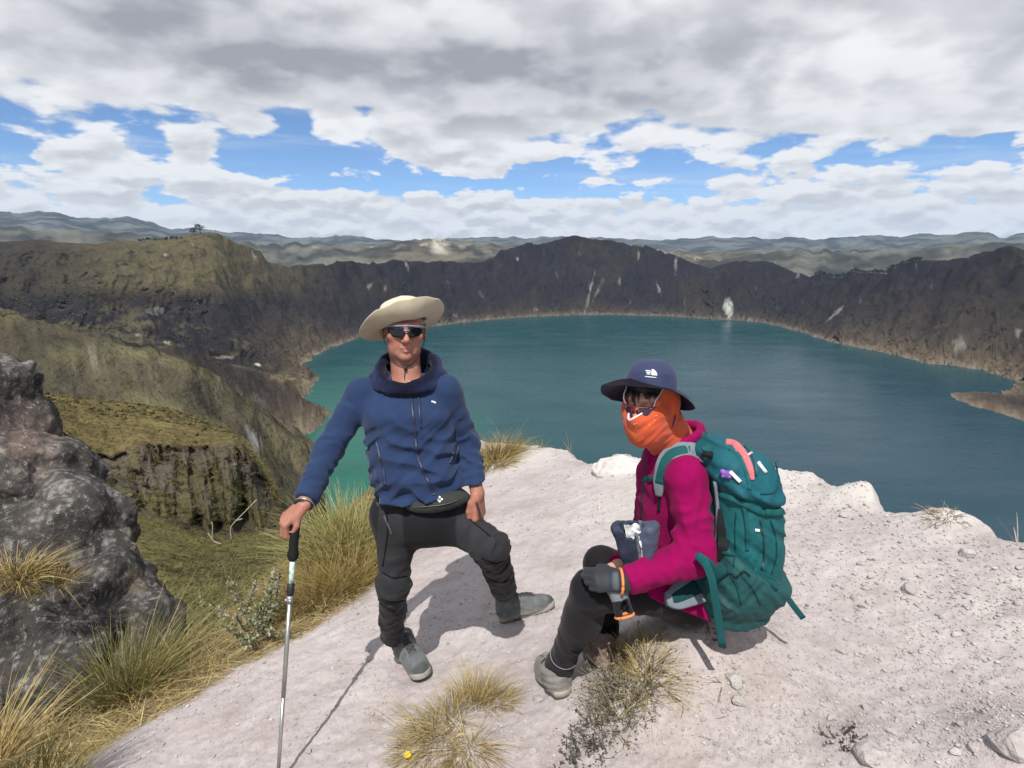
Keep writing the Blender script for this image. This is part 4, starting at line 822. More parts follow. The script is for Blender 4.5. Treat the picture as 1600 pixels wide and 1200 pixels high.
sw = [HC + HM @ (V3(x_, y_, z_) * HS) for x_, y_, z_ in ((-.080, .02, .03), (-.078, .025, -.03), (-.062, .035, -.085), (-.03, .055, -.125), (.0, .068, -.137))]; sw2 = [HC + HM @ (V3(-x_, y_, z_) * HS) for x_, y_, z_ in ((-.080, .02, .03), (-.078, .025, -.03), (-.062, .035, -.085), (-.03, .055, -.125), (.0, .068, -.137))]
tg_ = HC + HM @ (V3(0, .07, -.140) * HS)
mesh('chin_cord', *join(tube(spline(sw, 16), .0018, 6), tube(spline(sw2, 16), .0018, 6), tube([tg_ + (0, 0, .008), tg_ - (0, 0, .012)], [.007, .006], 8), tube(spline([tg_, tg_ + (-.004, -.01, -.04), tg_ + (.004, -.004, -.075)], 8), .0014, 5)), plain_mat('cord', (.03, .025, .022), .7), man)

# wraparound sunglasses
def gl(x, z): return HC + HM @ (V3(x, .118 - 9.5 * x * x - .25 * abs(x), z) * HS)
def lens(sg, c, zt, zb, w0, w1):
    th = np.linspace(0, 2 * pi, 36, endpoint=False); rows = []
    cx_, cz_ = (w0 + w1) / 2, (zt + zb) / 2
    for k in (.02, .4, .75, 1.0):
        rows.append([gl(sg * (cx_ + (w1 - w0) / 2 * k * math.copysign(abs(cos(q)) ** .65, cos(q))), cz_ + .004 * cos(q) + (zt - zb) / 2 * k * math.copysign(abs(sin(q)) ** .7, sin(q)) * (1 - .22 * cos(q))) for q in th])
    A = np.array(rows); B = A[::-1] - HM[:, 1] * .003; return np.concatenate([A, B]).reshape(-1, 3), grid_faces(8, 36, True)
sg_ = mesh('sunglasses', *join(tube([gl(x_, .020 - .06 * abs(x_)) for x_ in np.linspace(-.070, .070, 30)], .0042, 8), tube([gl(-.070, .015), HC + HM @ (V3(-.083, .03, .012) * HS), HC + HM @ (V3(-.083, -.02, .012) * HS)], .003, 6), tube([gl(.070, .015), HC + HM @ (V3(.083, .03, .012) * HS), HC + HM @ (V3(.083, -.02, .012) * HS)], .003, 6), tube([gl(x_, .002) for x_ in np.linspace(-.010, .010, 8)], .0035, 6)), plain_mat('frame', (.20, .22, .30), .35), man)
M_lens = plain_mat('dark_lens', (.006, .006, .008), .06)
for s_ in (-1, 1): mesh('lens', *lens(s_, None, .017, -.024, .006, .066), M_lens, sg_)
# bands at his right wrist
wd = nrm(at(476, 785, 1.985) - ELR); wx = nrm(np.cross(wd, (0, 0, 1))); wy = np.cross(wd, wx); wc = at(475, 788, 1.985)
ring = lambda c, r, k=24: [c + r * (wx * cos(q) * 1.15 + wy * sin(q)) for q in np.linspace(0, 2 * pi, k)]
mesh('wristband', *join(tube(ring(wc, .0295), .0035, 6), tube(ring(wc + wd * .006, .029), .003, 6)), plain_mat('band', (.02, .02, .022), .5), man); mesh('bracelet', *tube(ring(wc - wd * .006, .030), .0036, 6), M_steel, man)

# waist bag
wb = at(683, 787, 2.13); WBX = nrm(V3(.97, .16, .06)); WBZ = nrm(V3(-.06, -.12, 1)); WBY = np.cross(WBZ, WBX); WBM = np.stack([WBX, WBY, WBZ], 1)
def f_wb(P):
    L = (P - wb) @ WBM; d = ell(L, (0, .02, .0), (.128, .052, .041)); return d - .003 * pn(L / .03) - .002 * np.exp(-((L[:, 2] - .012) / .003) ** 2)
v, f = snet(f_wb, wb - .2, wb + .2, .005)
bag = tag(mesh('waist_bag', v, f, cloth((.030, .034, .030), .7, 500, .1)), 'dark olive waist bag with white emblem worn below the navy jacket', 'waist bag')
zl_ = [on(f_wb, x_, y_, 1.8, 2.3, .002) for x_, y_ in ((645, 793), (658, 792), (672, 791), (690, 789), (706, 785), (718, 780))]; mesh('zipper', *tube(spline(zl_, 30), .0024, 6), plain_mat('zip', (.05, .055, .05), .4), bag)
for dx_, dz_ in ((0, 4), (4, 0), (0, -4), (-4, 0)):
    c_ = [on(f_wb, 687 + dx_ * .8 + a_ * .7, 780 + dz_ * .8 + b_ * .7, 1.8, 2.3, .0025) for a_, b_ in ((0, -3), (3, 0), (0, 3), (-3, 0))]; mesh('emblem', np.array(c_), [(3, 2, 1, 0)], M_white, bag, smooth=False)
ww = seam(f_mtr, [(590, 789), (605, 790), (625, 790), (640, 789)], 1.8, 2.5, 14, .003); mesh('belt', *strap(ww, np.tile(V3(-.2, -1, 0), (14, 1)), .026, .004), cloth((.02, .02, .022), .7, 500, .1), bag)
# phone in his left hand
ph = at(748, 796, 2.185); PX_ = nrm(V3(.24, -.05, -.95)); PZ_ = nrm(V3(.93, .12, .25)); PZ_ = nrm(PZ_ - PX_ * (PZ_ @ PX_)); PY_ = np.cross(PZ_, PX_); PM = np.stack([PX_, PY_, PZ_], 1)
v, f = snet(lambda P: box(P, ph, (.046, .034, .0050), PM, .005), ph - .1, ph + .1, .003); pho = tag(mesh('phone', v, f, plain_mat('phone_case', (.055, .032, .026), .4)), 'dark phone held in the standing hiker\'s lowered hand', 'phone')
for sg in (1, -1): mesh('screen', np.array([ph + PM @ V3(a_ * .042, b_ * .030, sg * .0054) for a_, b_ in ((-1, -1), (1, -1), (1, 1), (-1, 1))]), [(0, 1, 2, 3)], plain_mat('glass', (.01, .01, .012), .1), pho, smooth=False)

# trekking pole
PT, PB = at(462, 806, 1.955), gpt(433, 1232); pd = nrm(PB - PT)
def along(px_, py_):
    """point of the pole's axis nearest to a photo height"""
    q = np.array([PT + pd * s_ for s_ in np.linspace(0, 1.3, 400)]); _, yy = topx(q); return q[int(np.argmin(np.abs(yy - py_)))]
pole = thing('trekking_pole', tuple(PB), 'grey trekking pole with black foam grip planted in the dust under the hiker\'s hand', 'trekking pole')
gp = [PT - pd * .004, PT, PT + pd * .02, PT + pd * .05, PT + pd * .09, along(0, 858), along(0, 866), along(0, 872), along(0, 876)]
mesh('grip', *tube(gp, [.010, .019, .0205, .018, .0165, .0165, .021, .019, .013], 16), plain_mat('foam', (.010, .010, .011), .8, 0, .2), pole)
mesh('label_tube', *tube([along(0, 874), along(0, 914)], .0095, 14), mat('sticker', lambda t, put: put(Base_Color=t.mix(t.step(t.noise(t.coord('Object'), 60, 2), .5, .56), (.62, .70, .66), (.25, .50, .40)), Roughness=.35)), pole)
mesh('lower_grip', *tube([along(0, 911), along(0, 913), along(0, 926), along(0, 932)], [.010, .0135, .013, .0105], 14), M_black, pole)
cl_ = along(0, 936); cm = mesh('clamp', *join(tube([along(0, 931), along(0, 942)], .0115, 14), tube([cl_ + (-.004, -.012, .0), cl_ + (.012, -.016, .004)], .006, 8), tube([cl_ + (-.016, -.004, .002), cl_ + (-.006, -.014, .002)], .005, 8)), plain_mat('clamp', (.30, .31, .32), .4, .5), pole)
mesh('shaft', *tube([along(0, 940), along(0, 1090)], .0082, 14), M_steel, pole); mesh('shaft', *tube([along(0, 1088), PB - pd * .03], .0068, 14), M_steel, pole); mesh('tip', *tube([PB - pd * .05, PB - pd * .02, PB + pd * .015], [.008, .006, .003], 10), M_black, pole)
# ------------------------------------------------------------------ the seated woman
wom = thing('person', tuple(at(1070, 960, 1.82)), 'seated person in magenta fleece with navy sun hat and orange face scarf', 'person')
WS = .98; WM = frame((-.60, -.79, -.04), R(3)); WC = at(999, 634, 1.80) - WM @ (V3(0, .085, 0) * WS)
nkw = at(1052, 704, 1.92)
WSL, WEL, WWL = at(1073, 745, 1.77), at(1089, 867, 1.69), at(978, 908, 1.62)
WSR, WER, WWR = at(1028, 744, 2.05), at(1012, 850, 2.02), at(968, 886, 1.80)
WLEG = [(at(1064, 926, 1.82), at(924, 922, 1.72), at(874, 1040, 1.90)), (at(1060, 920, 2.02), at(940, 882, 2.00), at(950, 1015, 2.06))]
WHL = lambda P: f_hand(P, at(972, 908, 1.615), (-.93, .10, -.02), (-.10, -.85, .45), False, [(30, 50, 30), (32, 52, 34), (34, 52, 36), (36, 50, 36)], ((.032, .030, .010), [((-.75, .35, .35), .032, .0115, .010), ((-.85, .45, -.1), .025, .010, .008)]), .84)
WHR = lambda P: f_hand(P, at(970, 884, 1.79), (-.80, -.45, -.30), (-.2, -.35, .9), True, [(28, 45, 30), (30, 46, 30), (32, 46, 34), (34, 46, 34)], ((.030, .028, .012), [((-.7, -.6, -.2), .032, .0115, .010), ((-.9, -.2, -.3), .025, .0095, .008)]), .95)
def f_wbody(P):
    d = f_head(P, WC, WM, WS, nkw); tr = cone(P, nkw + (0, 0, -.06), at(1068, 925, 1.90), .075, .085); tr = sm(tr, cone(P, WSR, WSL, .04, .04), .06)
    for s_, e_, w_ in ((WSR, WER, WWR), (WSL, WEL, WWL)): tr = sm(tr, sm(cone(P, s_, e_, .038, .032), cone(P, e_, w_, .032, .024), .02), .03)
    for hip, kn, an in WLEG: tr = sm(tr, sm(cone(P, hip, kn, .055, .042), cone(P, kn, an, .042, .028), .02), .05)
    return sm(sm(d, tr, .03), np.minimum(WHL(P), WHR(P)), .012)
v, f = snet(f_wbody, (.05, 1.48, .15), (.80, 2.25, 1.62), .0043, lip=1.6)
L = (v - WC) @ WM / WS; bc = np.ones((len(v), 3)) * c3(.46, .27, .20); bc = mixc(bc, sst(fbm(v * 22, 4), -.1, .5) * .35, (.52, .25, .19))
mesh('body', v, f, M_skin, wom, cols=bc)
def wh(x, z, lift=.0, fn=None):
    """point of the head's front surface at head coordinates x, z"""
    ys = np.linspace(.16, -.05, 120); Pq = WC + (np.stack([np.full(120, x), ys, np.full(120, z)], 1) * WS) @ WM.T; k = np.where((fn or f_wbody)(Pq) < 0)[0]; return Pq[k[0] if len(k) else -1] + WM[:, 1] * lift
def zline(x): return -.037 + np.where(x > -.014, .66 * (x + .014), 1.35 * (-.014 - x)) + 3.0 * np.maximum(np.abs(x) - .052, 0)
def f_buff(P):
    d = f_head(P, WC, WM, WS, nkw) - .009; L = (P - WC) @ WM / WS
    d = sm(d, cone(P, WC + WM @ V3(0, .030, -.070), nkw + (-.012, -.015, .035), .058, .054), .05); d = sm(d, cone(P, WC + WM @ V3(0, .075, -.060), WC + WM @ V3(0, .055, -.112), .030, .030), .05)
    d = sm(d, cone(P, WC + WM @ V3(-.02, -.05, .0), nkw + (.008, .005, .03), .064, .052), .04)
    fo = pn(np.stack([(L[:, 2] * .8 - np.abs(L[:, 0]) * .75) / .020, L[:, 0] / .08, L[:, 1] / .10], -1)); d = d - .0065 * (.35 - np.abs(fo) * 1.6) * sst(L[:, 2], .0, -.05)
    d = smx(d, np.minimum((L[:, 2] - zline(L[:, 0])) * .6, (L[:, 1] - .0)) * WS, .003)
    return smx(d, L[:, 2] * WS - .075, .004)
v, f = snet(f_buff, WC - (.2, .2, .30), WC + (.22, .25, .16), .0045)
L = (v - WC) @ WM / WS; oc = np.ones((len(v), 3)) * c3(.56, .085, .032); oc = mixc(oc, sst(fbm(v * 14, 3), -.1, .5) * .4, (.66, .16, .05))
M_print = cloth((.66, .34, .26), .8, 900, .05); buff = mesh('face_scarf', v, f, cloth(None, .8, 900, .15), wom, cols=oc)
ed = np.array([wh(x_, float(zline(np.array(x_))) - .0025, .0012, f_buff) for x_ in np.linspace(-.066, .070, 46)]); mesh('white_edge', *strap(ed, np.tile(WM[:, 1], (46, 1)), np.interp(np.linspace(0, 1, 46), [0, .3, .48, .62, 1], [.004, .0065, .006, .0045, .003]), .003), cloth((.72, .66, .68), .8, 900, .1), buff)
for x_, z_, l_, s_ in ((.004, -.049, .0045, .3), (.011, -.0465, .003, .5), (.054, -.040, .003, 1.2), (.060, -.026, .0025, 1.2), (.044, -.054, .002, 1.0), (.063, .012, .003, 2)):
    mesh('print', *strap(np.array([wh(x_ - l_ * .7, z_ - l_ * s_ * .5, .0012, f_buff), wh(x_ + l_ * .7, z_ + l_ * s_ * .5, .0012, f_buff)]), np.tile(WM[:, 1], (2, 1)), .0030, .001), M_print, buff)
# hair over the brow
def f_hair(P):
    L = (P - WC) @ WM / WS; d = f_head(P, WC, WM, WS, nkw) - .007; d = smx(d, .040 - .25 * np.abs(L[:, 0]) - L[:, 2] + .006 * np.sin(L[:, 0] * 160), .004)
    d = smx(d, -L[:, 1], .004); return smx(d, L[:, 2] - .085, .004) - .0015 * np.sin(L[:, 0] * 900)
v, f = snet(f_hair, WC - .14, WC + .16, .004); st = [(v, f)]
for x_, x2, z2, r_ in ((-.014, -.012, -.002, .004), (-.020, -.022, .012, .004), (.0, .006, .014, .003), (.03, .040, .018, .003), (-.035, -.044, .012, .003)): st.append(tube(np.array([wh(x_, .05, .008), wh((x_ + x2) / 2, (.05 + z2) / 2, .008), wh(x2, z2, .006)]), [r_, r_, .0008], 6))
mesh('hair', *join(*st), plain_mat('hair', (.014, .010, .008), .45), wom)
# red glasses
def gw(x, z): return WC + WM @ (V3(x, .122 - 9.0 * x * x - .2 * abs(x), z - .006) * WS)
fr_ = [tube([gw(x_, .010 - .05 * abs(x_)) for x_ in np.linspace(-.056, .056, 24)], .0020, 6), tube([gw(x_, .002) for x_ in np.linspace(-.012, .012, 6)], .0032, 6), tube([gw(-.012, .002), gw(-.014, -.012)], .0022, 6), tube([gw(.012, .002), gw(.014, -.012)], .0022, 6)]
gs = mesh('glasses', *join(*fr_), plain_mat('red_frame', (.25, .012, .02), .35), wom)
_gl = gl; gl = gw
for s_ in (-1, 1): mesh('lens', *lens(s_, None, .010, -.026, .008, .060), plain_mat('tinted_lens', (.035, .03, .05), .06), gs)
gl = _gl
# navy bucket hat
WT = frame((-.60, -.79, .22), R(2)); whc = WC + WM @ (V3(0, -.010, .044) * WS)
def ang_w(q):
    q = math.degrees(q); q = q - 360 if q > 180 else q
    return float(np.interp(q, [-180, -140, -90, -45, 0, 45, 90, 130, 180], [-60, -58, -46, -6, 16, 2, -34, -56, -60]))
v, f, o_, n_ = hat_mesh(whc, WT, .086, .100, .092, .080, ang_w, seed=8, dome=True)
i_ = np.arange(len(v)) // n_; hc_ = np.ones((len(v), 3)) * c3(.034, .043, .098); hc_ = mixc(hc_, (i_ > 15) * 1.0 * (i_ < 44), (.016, .020, .055)); hc_ = mixc(hc_, ((i_ == 15) | (i_ == 11)) * .5, (.02, .026, .07))  # brim coloured darker than the crown to carry its shade; stitch rows
whatt = mesh('sun_hat', v, f[:, ::-1], cloth(None, .75, 700, .1, .3, .2), wom, cols=hc_)
def crown_pt(th, hgt):
    """point on the front of the crown: angle and height above the brim"""
    k = math.acos(hgt / .092) / (pi / 2); rq = sin(k * pi / 2) ** .8; return whc + WT @ (V3(.086 * rq * sin(th), .100 * rq * cos(th), hgt) + .004 * nrm(V3(sin(th), cos(th), .8)))
lg = []
t0 = .40                                                                      # emblem: quarter dome of three bands with short bars of lettering to its left and a line below
def lp(u, w): return crown_pt(t0 + u / .092, .034 + w)
en_ = nrm(lp(0, 0) - whc)
for r0 in (.0175, .0115, .0055):
    q = np.linspace(.0, pi / 2, 12); lg.append(strap(np.array([lp(-.001 + r0 * sin(a_) * 1.05, r0 * cos(a_)) for a_ in q]), np.tile(en_, (12, 1)), .0052, .002))
for k in range(3): lg.append(strap(np.array([lp(-.022 + .003 * k, .013 - .005 * k), lp(-.003, .013 - .005 * k)]), np.tile(en_, (2, 1)), .0034, .0015))
lg.append(strap(np.array([lp(-.020, -.006), lp(-.001, -.006), lp(.018, -.006)]), np.tile(en_, (3, 1)), .0026, .0015))
mesh('emblem', *join(*lg), M_white, whatt)
vs_ = [np.array([(0, 0), (0, 1), (1, 1), (1, 0)])]
sw = [WC + WM @ V3(*q) for q in ((.086, -.005, .03), (.090, .0, -.03), (.078, .012, -.085), (.045, .05, -.13), (.0, .082, -.142))]; mesh('chin_cord', *tube(spline(sw, 20), .0020, 6), plain_mat('cord', (.02, .018, .03), .7), wom)

# fleece
WSEC = [(1062, 1000, 62, .200, 1.90), (1062, 955, 62, .212, 1.90), (1063, 905, 59, .188, 1.91), (1062, 860, 57, .155, 1.92), (1060, 810, 58, .158, 1.92), (1058, 770, 56, .165, 1.92), (1055, 740, 50, .150, 1.92), (1054, 718, 38, .11, 1.92), (1054, 700, 26, .07, 1.92)]
WSCc = [at(a_, b_, e_) for a_, b_, _, _, e_ in WSEC]; WTZ = [p[2] for p in WSCc]
def f_fleece(P):
    d = trunk(P, WTZ, [p[0] for p in WSCc], [p[1] for p in WSCc], [s_[2] * mpp(p) for s_, p in zip(WSEC, WSCc)], [s_[3] for s_ in WSEC], [14] * len(WSEC), 2.3)
    wq = pn(P / .14 + 5); d = d - .012 * (.4 - np.abs(pn(np.stack([(P[:, 2] + P[:, 0] * .5) / .085 + wq, P[:, 0] / .25, P[:, 1] / .25], -1))) * 1.9)
    d = sm(d, sm(cone(P, nkw - (0, 0, .04), WSR, .06, .066), cone(P, nkw - (0, 0, .04), WSL, .06, .066), .05), .05)
    for s_, e_, w_, sd_ in ((WSR, WER, WWR, 3), (WSL, WEL, WWL, 4)):
        q = sm(cone(P, s_, e_, .066, .057), cone(P, e_, w_, .056, .041), .035)
        q = q - folds(P, s_, e_, .075, .2, .016, sd_, .04, .36, twist=2.5) - folds(P, e_, w_, .050, .15, .017, sd_ + 4, -.02, .26); q = smx(q, (P - w_) @ nrm(w_ - e_) - .002, .006); d = sm(d, q, .018)
    for hip, kn, an in WLEG: d = sm(d, cone(P, hip + (.02, 0, .0), hip + (kn - hip) * .34, .112, .102), .05)
    rgw = []
    for k in range(17):
        qq = 2 * pi * k / 16; rgw.append(nkw + V3(.084 * cos(qq) + .004, .084 * sin(qq), .040 + .050 * (cos(qq) * .6 + .4)))
    cr = None
    for a_, b_ in zip(rgw[:-1], rgw[1:]): q = sm(cone(P, a_, b_, .013, .013), cone(P, a_ - (0, 0, .06), b_ - (0, 0, .06), .022, .022), .05); cr = q if cr is None else sm(cr, q, .006)
    d = smx(d, (P - at(1048, 944, 1.72)) @ nrm(V3(-.42, -.10, -.90)), .01)
    cr = smx(cr, -cone(P, nkw + (-.085, -.045, -.035), nkw + (-.085, -.045, .10), .012, .030), .008); return sm(d, cr, .03)
v, f = snet(f_fleece, (.05, 1.48, .45), (.82, 2.30, 1.36), .0066)
fc = np.ones((len(v), 3)) * c3(.235, .004, .072); fc = mixc(fc, sst(fbm(v * 40, 3), 0, .5) * .2, (.28, .006, .09))
mesh('fleece', v, f, cloth(None, .95, 420, .04, .5, .03), wom, cols=fc)
zfl = np.array([on(f_fleece, a_, b_, 1.4, 2.3, .001) for a_, b_ in spline([(1008, 712), (1008, 730), (1006, 752), (1003, 790), (1002, 812)], 24)]); mesh('zipper', *strap(zfl, np.tile(V3(-.7, -.7, 0), (24, 1)), .010, .004), plain_mat('zip', (.03, .012, .03), .5), wom)

# leggings and boots
def f_legg(P):
    d = ell(P, at(1062, 926, 1.92), (.118, .170, .100))
    for (hip, kn, an), sd_ in zip(WLEG, (1, 2)):
        q = sm(cone(P, hip, kn, .088, .066), cone(P, kn, an, .064, .046), .03); mid = kn + (an - kn) * .32; q = sm(q, ell(P, mid + V3(.018, 0, 0), (.056, .056, .10)), .05)
        q = q - folds(P, hip, kn, .05, .2, .004, sd_ + 30) - folds(P, kn, an, .035, .12, .008, sd_ + 33, .22, .5); bs = an - nrm(an - kn) * .055; q = sm(q, cone(P, bs, an, .052, .058), .01); q = smx(q, (P - an) @ nrm(an - kn) - .012, .01); d = sm(d, q, .05)
    return d
v, f = snet(f_legg, (.0, 1.45, .12), (.82, 2.3, .95), .0066)
lc = np.ones((len(v), 3)) * c3(.009, .0085, .011)
mesh('leggings', v, f, cloth(None, .8, 800, .08, .2, .15), wom, cols=lc)
kn, an = WLEG[0][1], WLEG[0][2]; e_ = nrm(an - kn); c_ = an - e_ * .075; x_ = nrm(np.cross(e_, (0, 1, 0))); y_ = np.cross(e_, x_)
rg_ = []
for q in np.linspace(0, 2 * pi, 28):
    w_ = x_ * cos(q) + y_ * sin(q); rr_ = np.linspace(.10, .03, 80); Pq = c_ + rr_[:, None] * w_; k = np.where(f_legg(Pq) < 0)[0]; rg_.append(Pq[k[0]] + w_ * .001)
mesh('piping', *tube(rg_, .0016, 5), plain_mat('grey_piping', (.22, .22, .24), .6), wom)
wt, whl = gpt(834, 1026), gpt(884, 1096); dr_ = nrm(wt - whl); boot(wom, whl + (0, 0, .004), dr_, up_g, .262, (.20, .19, .17), (.36, .33, .28), (.22, .21, .19), .105, sc=1.08)
wt2, whl2 = gpt(905, 1003), gpt(955, 1050); dr_ = nrm(wt2 - whl2); boot(wom, whl2 + (0, 0, .004), dr_, up_g, .255, (.17, .12, .10), (.30, .27, .23), (.10, .08, .07), .105, lace=False)
# gloves: one worn, the other held and hanging
f_glL = lambda P: smx(sm(WHL(P) - .0022, cone(P, at(986, 908, 1.62), at(968, 908, 1.615), .034, .031), .012), -(P - at(984, 908, 1.62)) @ nrm(V3(-1, 0, 0)), .003)
v, f = snet(f_glL, at(950, 905, 1.6) - .14, at(950, 905, 1.6) + .14, .0036)
Lx = (v - at(968, 908, 1.615)) @ V3(-1, 0, 0); lc = np.ones((len(v), 3)) * c3(.030, .032, .036); up_ = (v - at(950, 905, 1.6)) @ nrm(V3(-.10, -.85, .45)); lc = mixc(lc, sst(Lx, .004, .012) * sst(up_, -.016, -.004) * sst(Lx, .105, .095), (.095, .11, .125)); lc = mixc(lc, np.exp(-((Lx - .03) / .006) ** 2) * .8, (.02, .03, .06)); glv = mesh('glove', v, f, cloth(None, .85, 700, .1), wom, cols=lc)
def rim(c, ax, r, k=26, e=1.0):
    ax = nrm(ax); x = nrm(np.cross(ax, (.2, .1, 1))); y = np.cross(ax, x); return [c + r * (x * cos(q) * e + y * sin(q)) for q in np.linspace(0, 2 * pi, k)]
M_or = cloth((.75, .24, .08), .8, 700, .1)
mesh('orange_trim', *tube(rim(at(970, 908, 1.616), (1, 0, 0), .0375), .0045, 6), M_or, glv)
ga, gb = at(976, 962, 1.60), at(966, 925, 1.63)
g2 = thing('glove', tuple(gb), 'empty black glove with orange cuff rim hanging under the seated hand', 'glove')
def f_g2(P):
    d = cone(P, ga, gb, .031, .027, (V3(.3, -.9, .3), .75)); d = sm(d, cone(P, gb, at(950, 912, 1.64), .026, .020), .02); d = smx(d, -cone(P, ga + (ga - gb) * .6, ga - (ga - gb) * .7, .026, .020), .004); return smx(d, (P - ga) @ nrm(ga - gb), .004) - .002 * pn(P / .012)
v, f = snet(f_g2, ga - .12, ga + .14, .0036); Lx = (v - ga) @ nrm(gb - ga); lc = np.ones((len(v), 3)) * c3(.014, .012, .014); lc = mixc(lc, (Lx > .05) * 1.0 * (v[:, 0] > -9), (.16, .18, .19)); mesh('hand_cover', v, f, cloth(None, .85, 700, .1), g2, cols=lc)
mesh('orange_trim', *tube(rim(ga, ga - gb, .0295, e=1.0), .0042, 6), M_or, g2)
# navy pouch on her lap
pc = at(996, 852, 1.70); PMz = nrm(V3(-.18, .05, 1)); PMx = nrm(V3(.90, -.42, .1)); PMx = nrm(PMx - PMz * (PMx @ PMz)); PMy = np.cross(PMz, PMx); PMm = np.stack([PMx, PMy, PMz], 1)
def f_pouch(P):
    L = (P - pc) @ PMm; w = .060 + .015 * L[:, 2] / .07; q = L.copy(); q[:, 0] = L[:, 0] / (w / .06); d = box(q, (0, 0, 0), (.062, .036, .078), None, .018)
    d = smx(d, -ell(L, (-.006, -.012, .078), (.042, .030, .050)), .006); return d - .008 * pn(L / .040) - .003 * pn(L / .015) - .003 * np.exp(-((L[:, 0] - .012) / .004) ** 2)
v, f = snet(f_pouch, pc - .13, pc + .13, .0045); Lq = (v - pc) @ PMm; cc = np.ones((len(v), 3)) * c3(.020, .028, .052); cc = mixc(cc, (Lq[:, 0] > .016) * 1.0, (.052, .070, .110)); cc = mixc(cc, np.exp(-((Lq[:, 0] - .014) / .004) ** 2) * .8, (.16, .17, .20))
pou = tag(mesh('pouch', v, f, cloth(None, .6, 500, .05, .3, .3), cols=cc), 'small open navy pouch with white tissue on the lap of the magenta fleece', 'pouch')
tis = pc + PMm @ V3(-.004, -.014, .055); rs_ = np.random.RandomState(5); gu, gv_ = np.meshgrid(np.linspace(-.5, .5, 14), np.linspace(-.5, .5, 10), indexing='ij'); tz = .012 * fbm(np.stack([gu * 3, gv_ * 3, 0 * gu], -1), 3)
tp = np.stack([gu * .050, tz, gv_ * .050 + .25 * tz], -1).reshape(-1, 3); tp = np.concatenate([tp, tp + (0, .0015, 0)]); ft = grid_faces(14, 10); tag(mesh('tissue', tp @ PMm.T + tis, np.concatenate([ft, ft[:, ::-1] + 140]), M_white), 'crumpled white tissue sticking out of the open navy pouch', 'tissue')
zq = np.array([on(f_pouch, a_, b_, 1.4, 2.0, .001) for a_, b_ in spline([(998, 838), (1001, 852), (1003, 866), (1003, 880)], 14)]); mesh('zipper', *tube(zq, .0022, 6), plain_mat('zip', (.35, .36, .38), .5), pou)
mesh('zip_pull', *tube([zq[2] + (0, -.004, 0), zq[5] + (0, -.007, 0)], .0035, 6), M_white, pou)
# ------------------------------------------------------------------ teal backpack
bp = thing('backpack', tuple(at(1165, 968, 1.80)), 'teal hiking backpack with a pink lid stripe worn on the back of the seated person', 'backpack')
PKS = [(1158, 968, 40, .105, 1.80), (1164, 945, 54, .135, 1.80), (1170, 900, 63, .150, 1.80), (1174, 850, 61, .150, 1.80), (1173, 800, 54, .148, 1.80), (1170, 768, 51, .142, 1.80), (1167, 744, 49, .132, 1.80), (1160, 724, 39, .105, 1.80), (1155, 713, 18, .06, 1.80)]
PKC = [at(a_, b_, e_ - .14) + (0, .13, 0) for a_, b_, _, _, e_ in PKS]; PZ = [p[2] for p in PKC]; PR = 14
def f_pmain(P):
    d = trunk(P, PZ, [p[0] for p in PKC], [p[1] for p in PKC], [s_[2] * mpp(p) * .93 for s_, p in zip(PKS, PKC)], [s_[3] for s_ in PKS], [PR] * len(PKS), 2.9)
    x, z = P[:, 0] - PKC[4][0], P[:, 2] - PKC[4][2]
    w = pn(np.stack([(z + x * .9) / .040 + pn(P / .1) * .8, x / .30, P[:, 1] / .3], -1)); w2 = pn(np.stack([(z - x * 1.3) / .05, x / .2, P[:, 1] / .25 + 4], -1))
    mk_ = sst(pn(P / .12 + 4), -.3, .25); return d - .016 * (.4 - np.abs(w) * 1.8) * mk_ * sst(PZ[6] - P[:, 2], -.02, .06) - .006 * (1 - .5 * mk_) * (.4 - np.abs(w2) * 1.8) - .002 * pn(P / .015)
cut_n = nrm(V3(-.30, .12, -1)); cut_p = at(1168, 786, 1.62)                # lid ends on this slanting plane
f_body = lambda P: smx(f_pmain(P), -((P - cut_p) @ cut_n) - .012, .008)
f_lid = lambda P: smx(f_pmain(P) - .010, (P - cut_p) @ cut_n, .014) - .004 * np.exp(-(((P - cut_p) @ cut_n + .02) / .012) ** 2)
TEAL = c3(.008, .098, .108)
def dirt(v, c, k=.35): c = mixc(c, sst(fbm(v * 7, 4), .0, .5) * k, c * .6); return mixc(c, sst(fbm(v * 11 + 3, 4), .25, .6) * .18, (.10, .15, .14))
M_pack = cloth(None, .66, 260, .0, .5, .25)
v, f = snet(f_body, (.55, 1.45, .42), (1.15, 2.15, 1.30), .006)
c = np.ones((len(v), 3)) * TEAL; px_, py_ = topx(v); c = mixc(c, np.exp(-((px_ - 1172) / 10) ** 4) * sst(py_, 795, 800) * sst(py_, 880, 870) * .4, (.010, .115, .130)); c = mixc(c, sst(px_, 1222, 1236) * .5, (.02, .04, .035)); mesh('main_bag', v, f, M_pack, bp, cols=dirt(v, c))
v, f = snet(f_lid, (.55, 1.45, .62), (1.15, 2.15, 1.32), .0055)
c = np.ones((len(v), 3)) * c3(.008, .092, .120); px_, py_ = topx(v); lid = mesh('lid', v, f, M_pack, bp, cols=dirt(v, c, .2))
VW = lambda a_, b_: -ray(a_, b_)
def strip(fn, pts, n, w, th, lift=.001, Y0=1.3, Y1=2.2):
    q = spline(pts, n); P_ = np.array([on(fn, a_, b_, Y0, Y1, lift) for a_, b_ in q]); nr_ = np.array([VW(a_, b_) for a_, b_ in q]); return strap(P_, nr_, w, th)
mesh('pink_stripe', *strip(f_lid, [(1134, 693), (1146, 695), (1158, 706), (1167, 722), (1173, 737), (1176, 750)], 26, np.interp(np.linspace(0, 1, 26), [0, .3, .7, 1], [.030, .030, .022, .010]), .004, .003), cloth((.62, .16, .18), .8, 600, .1), lid)
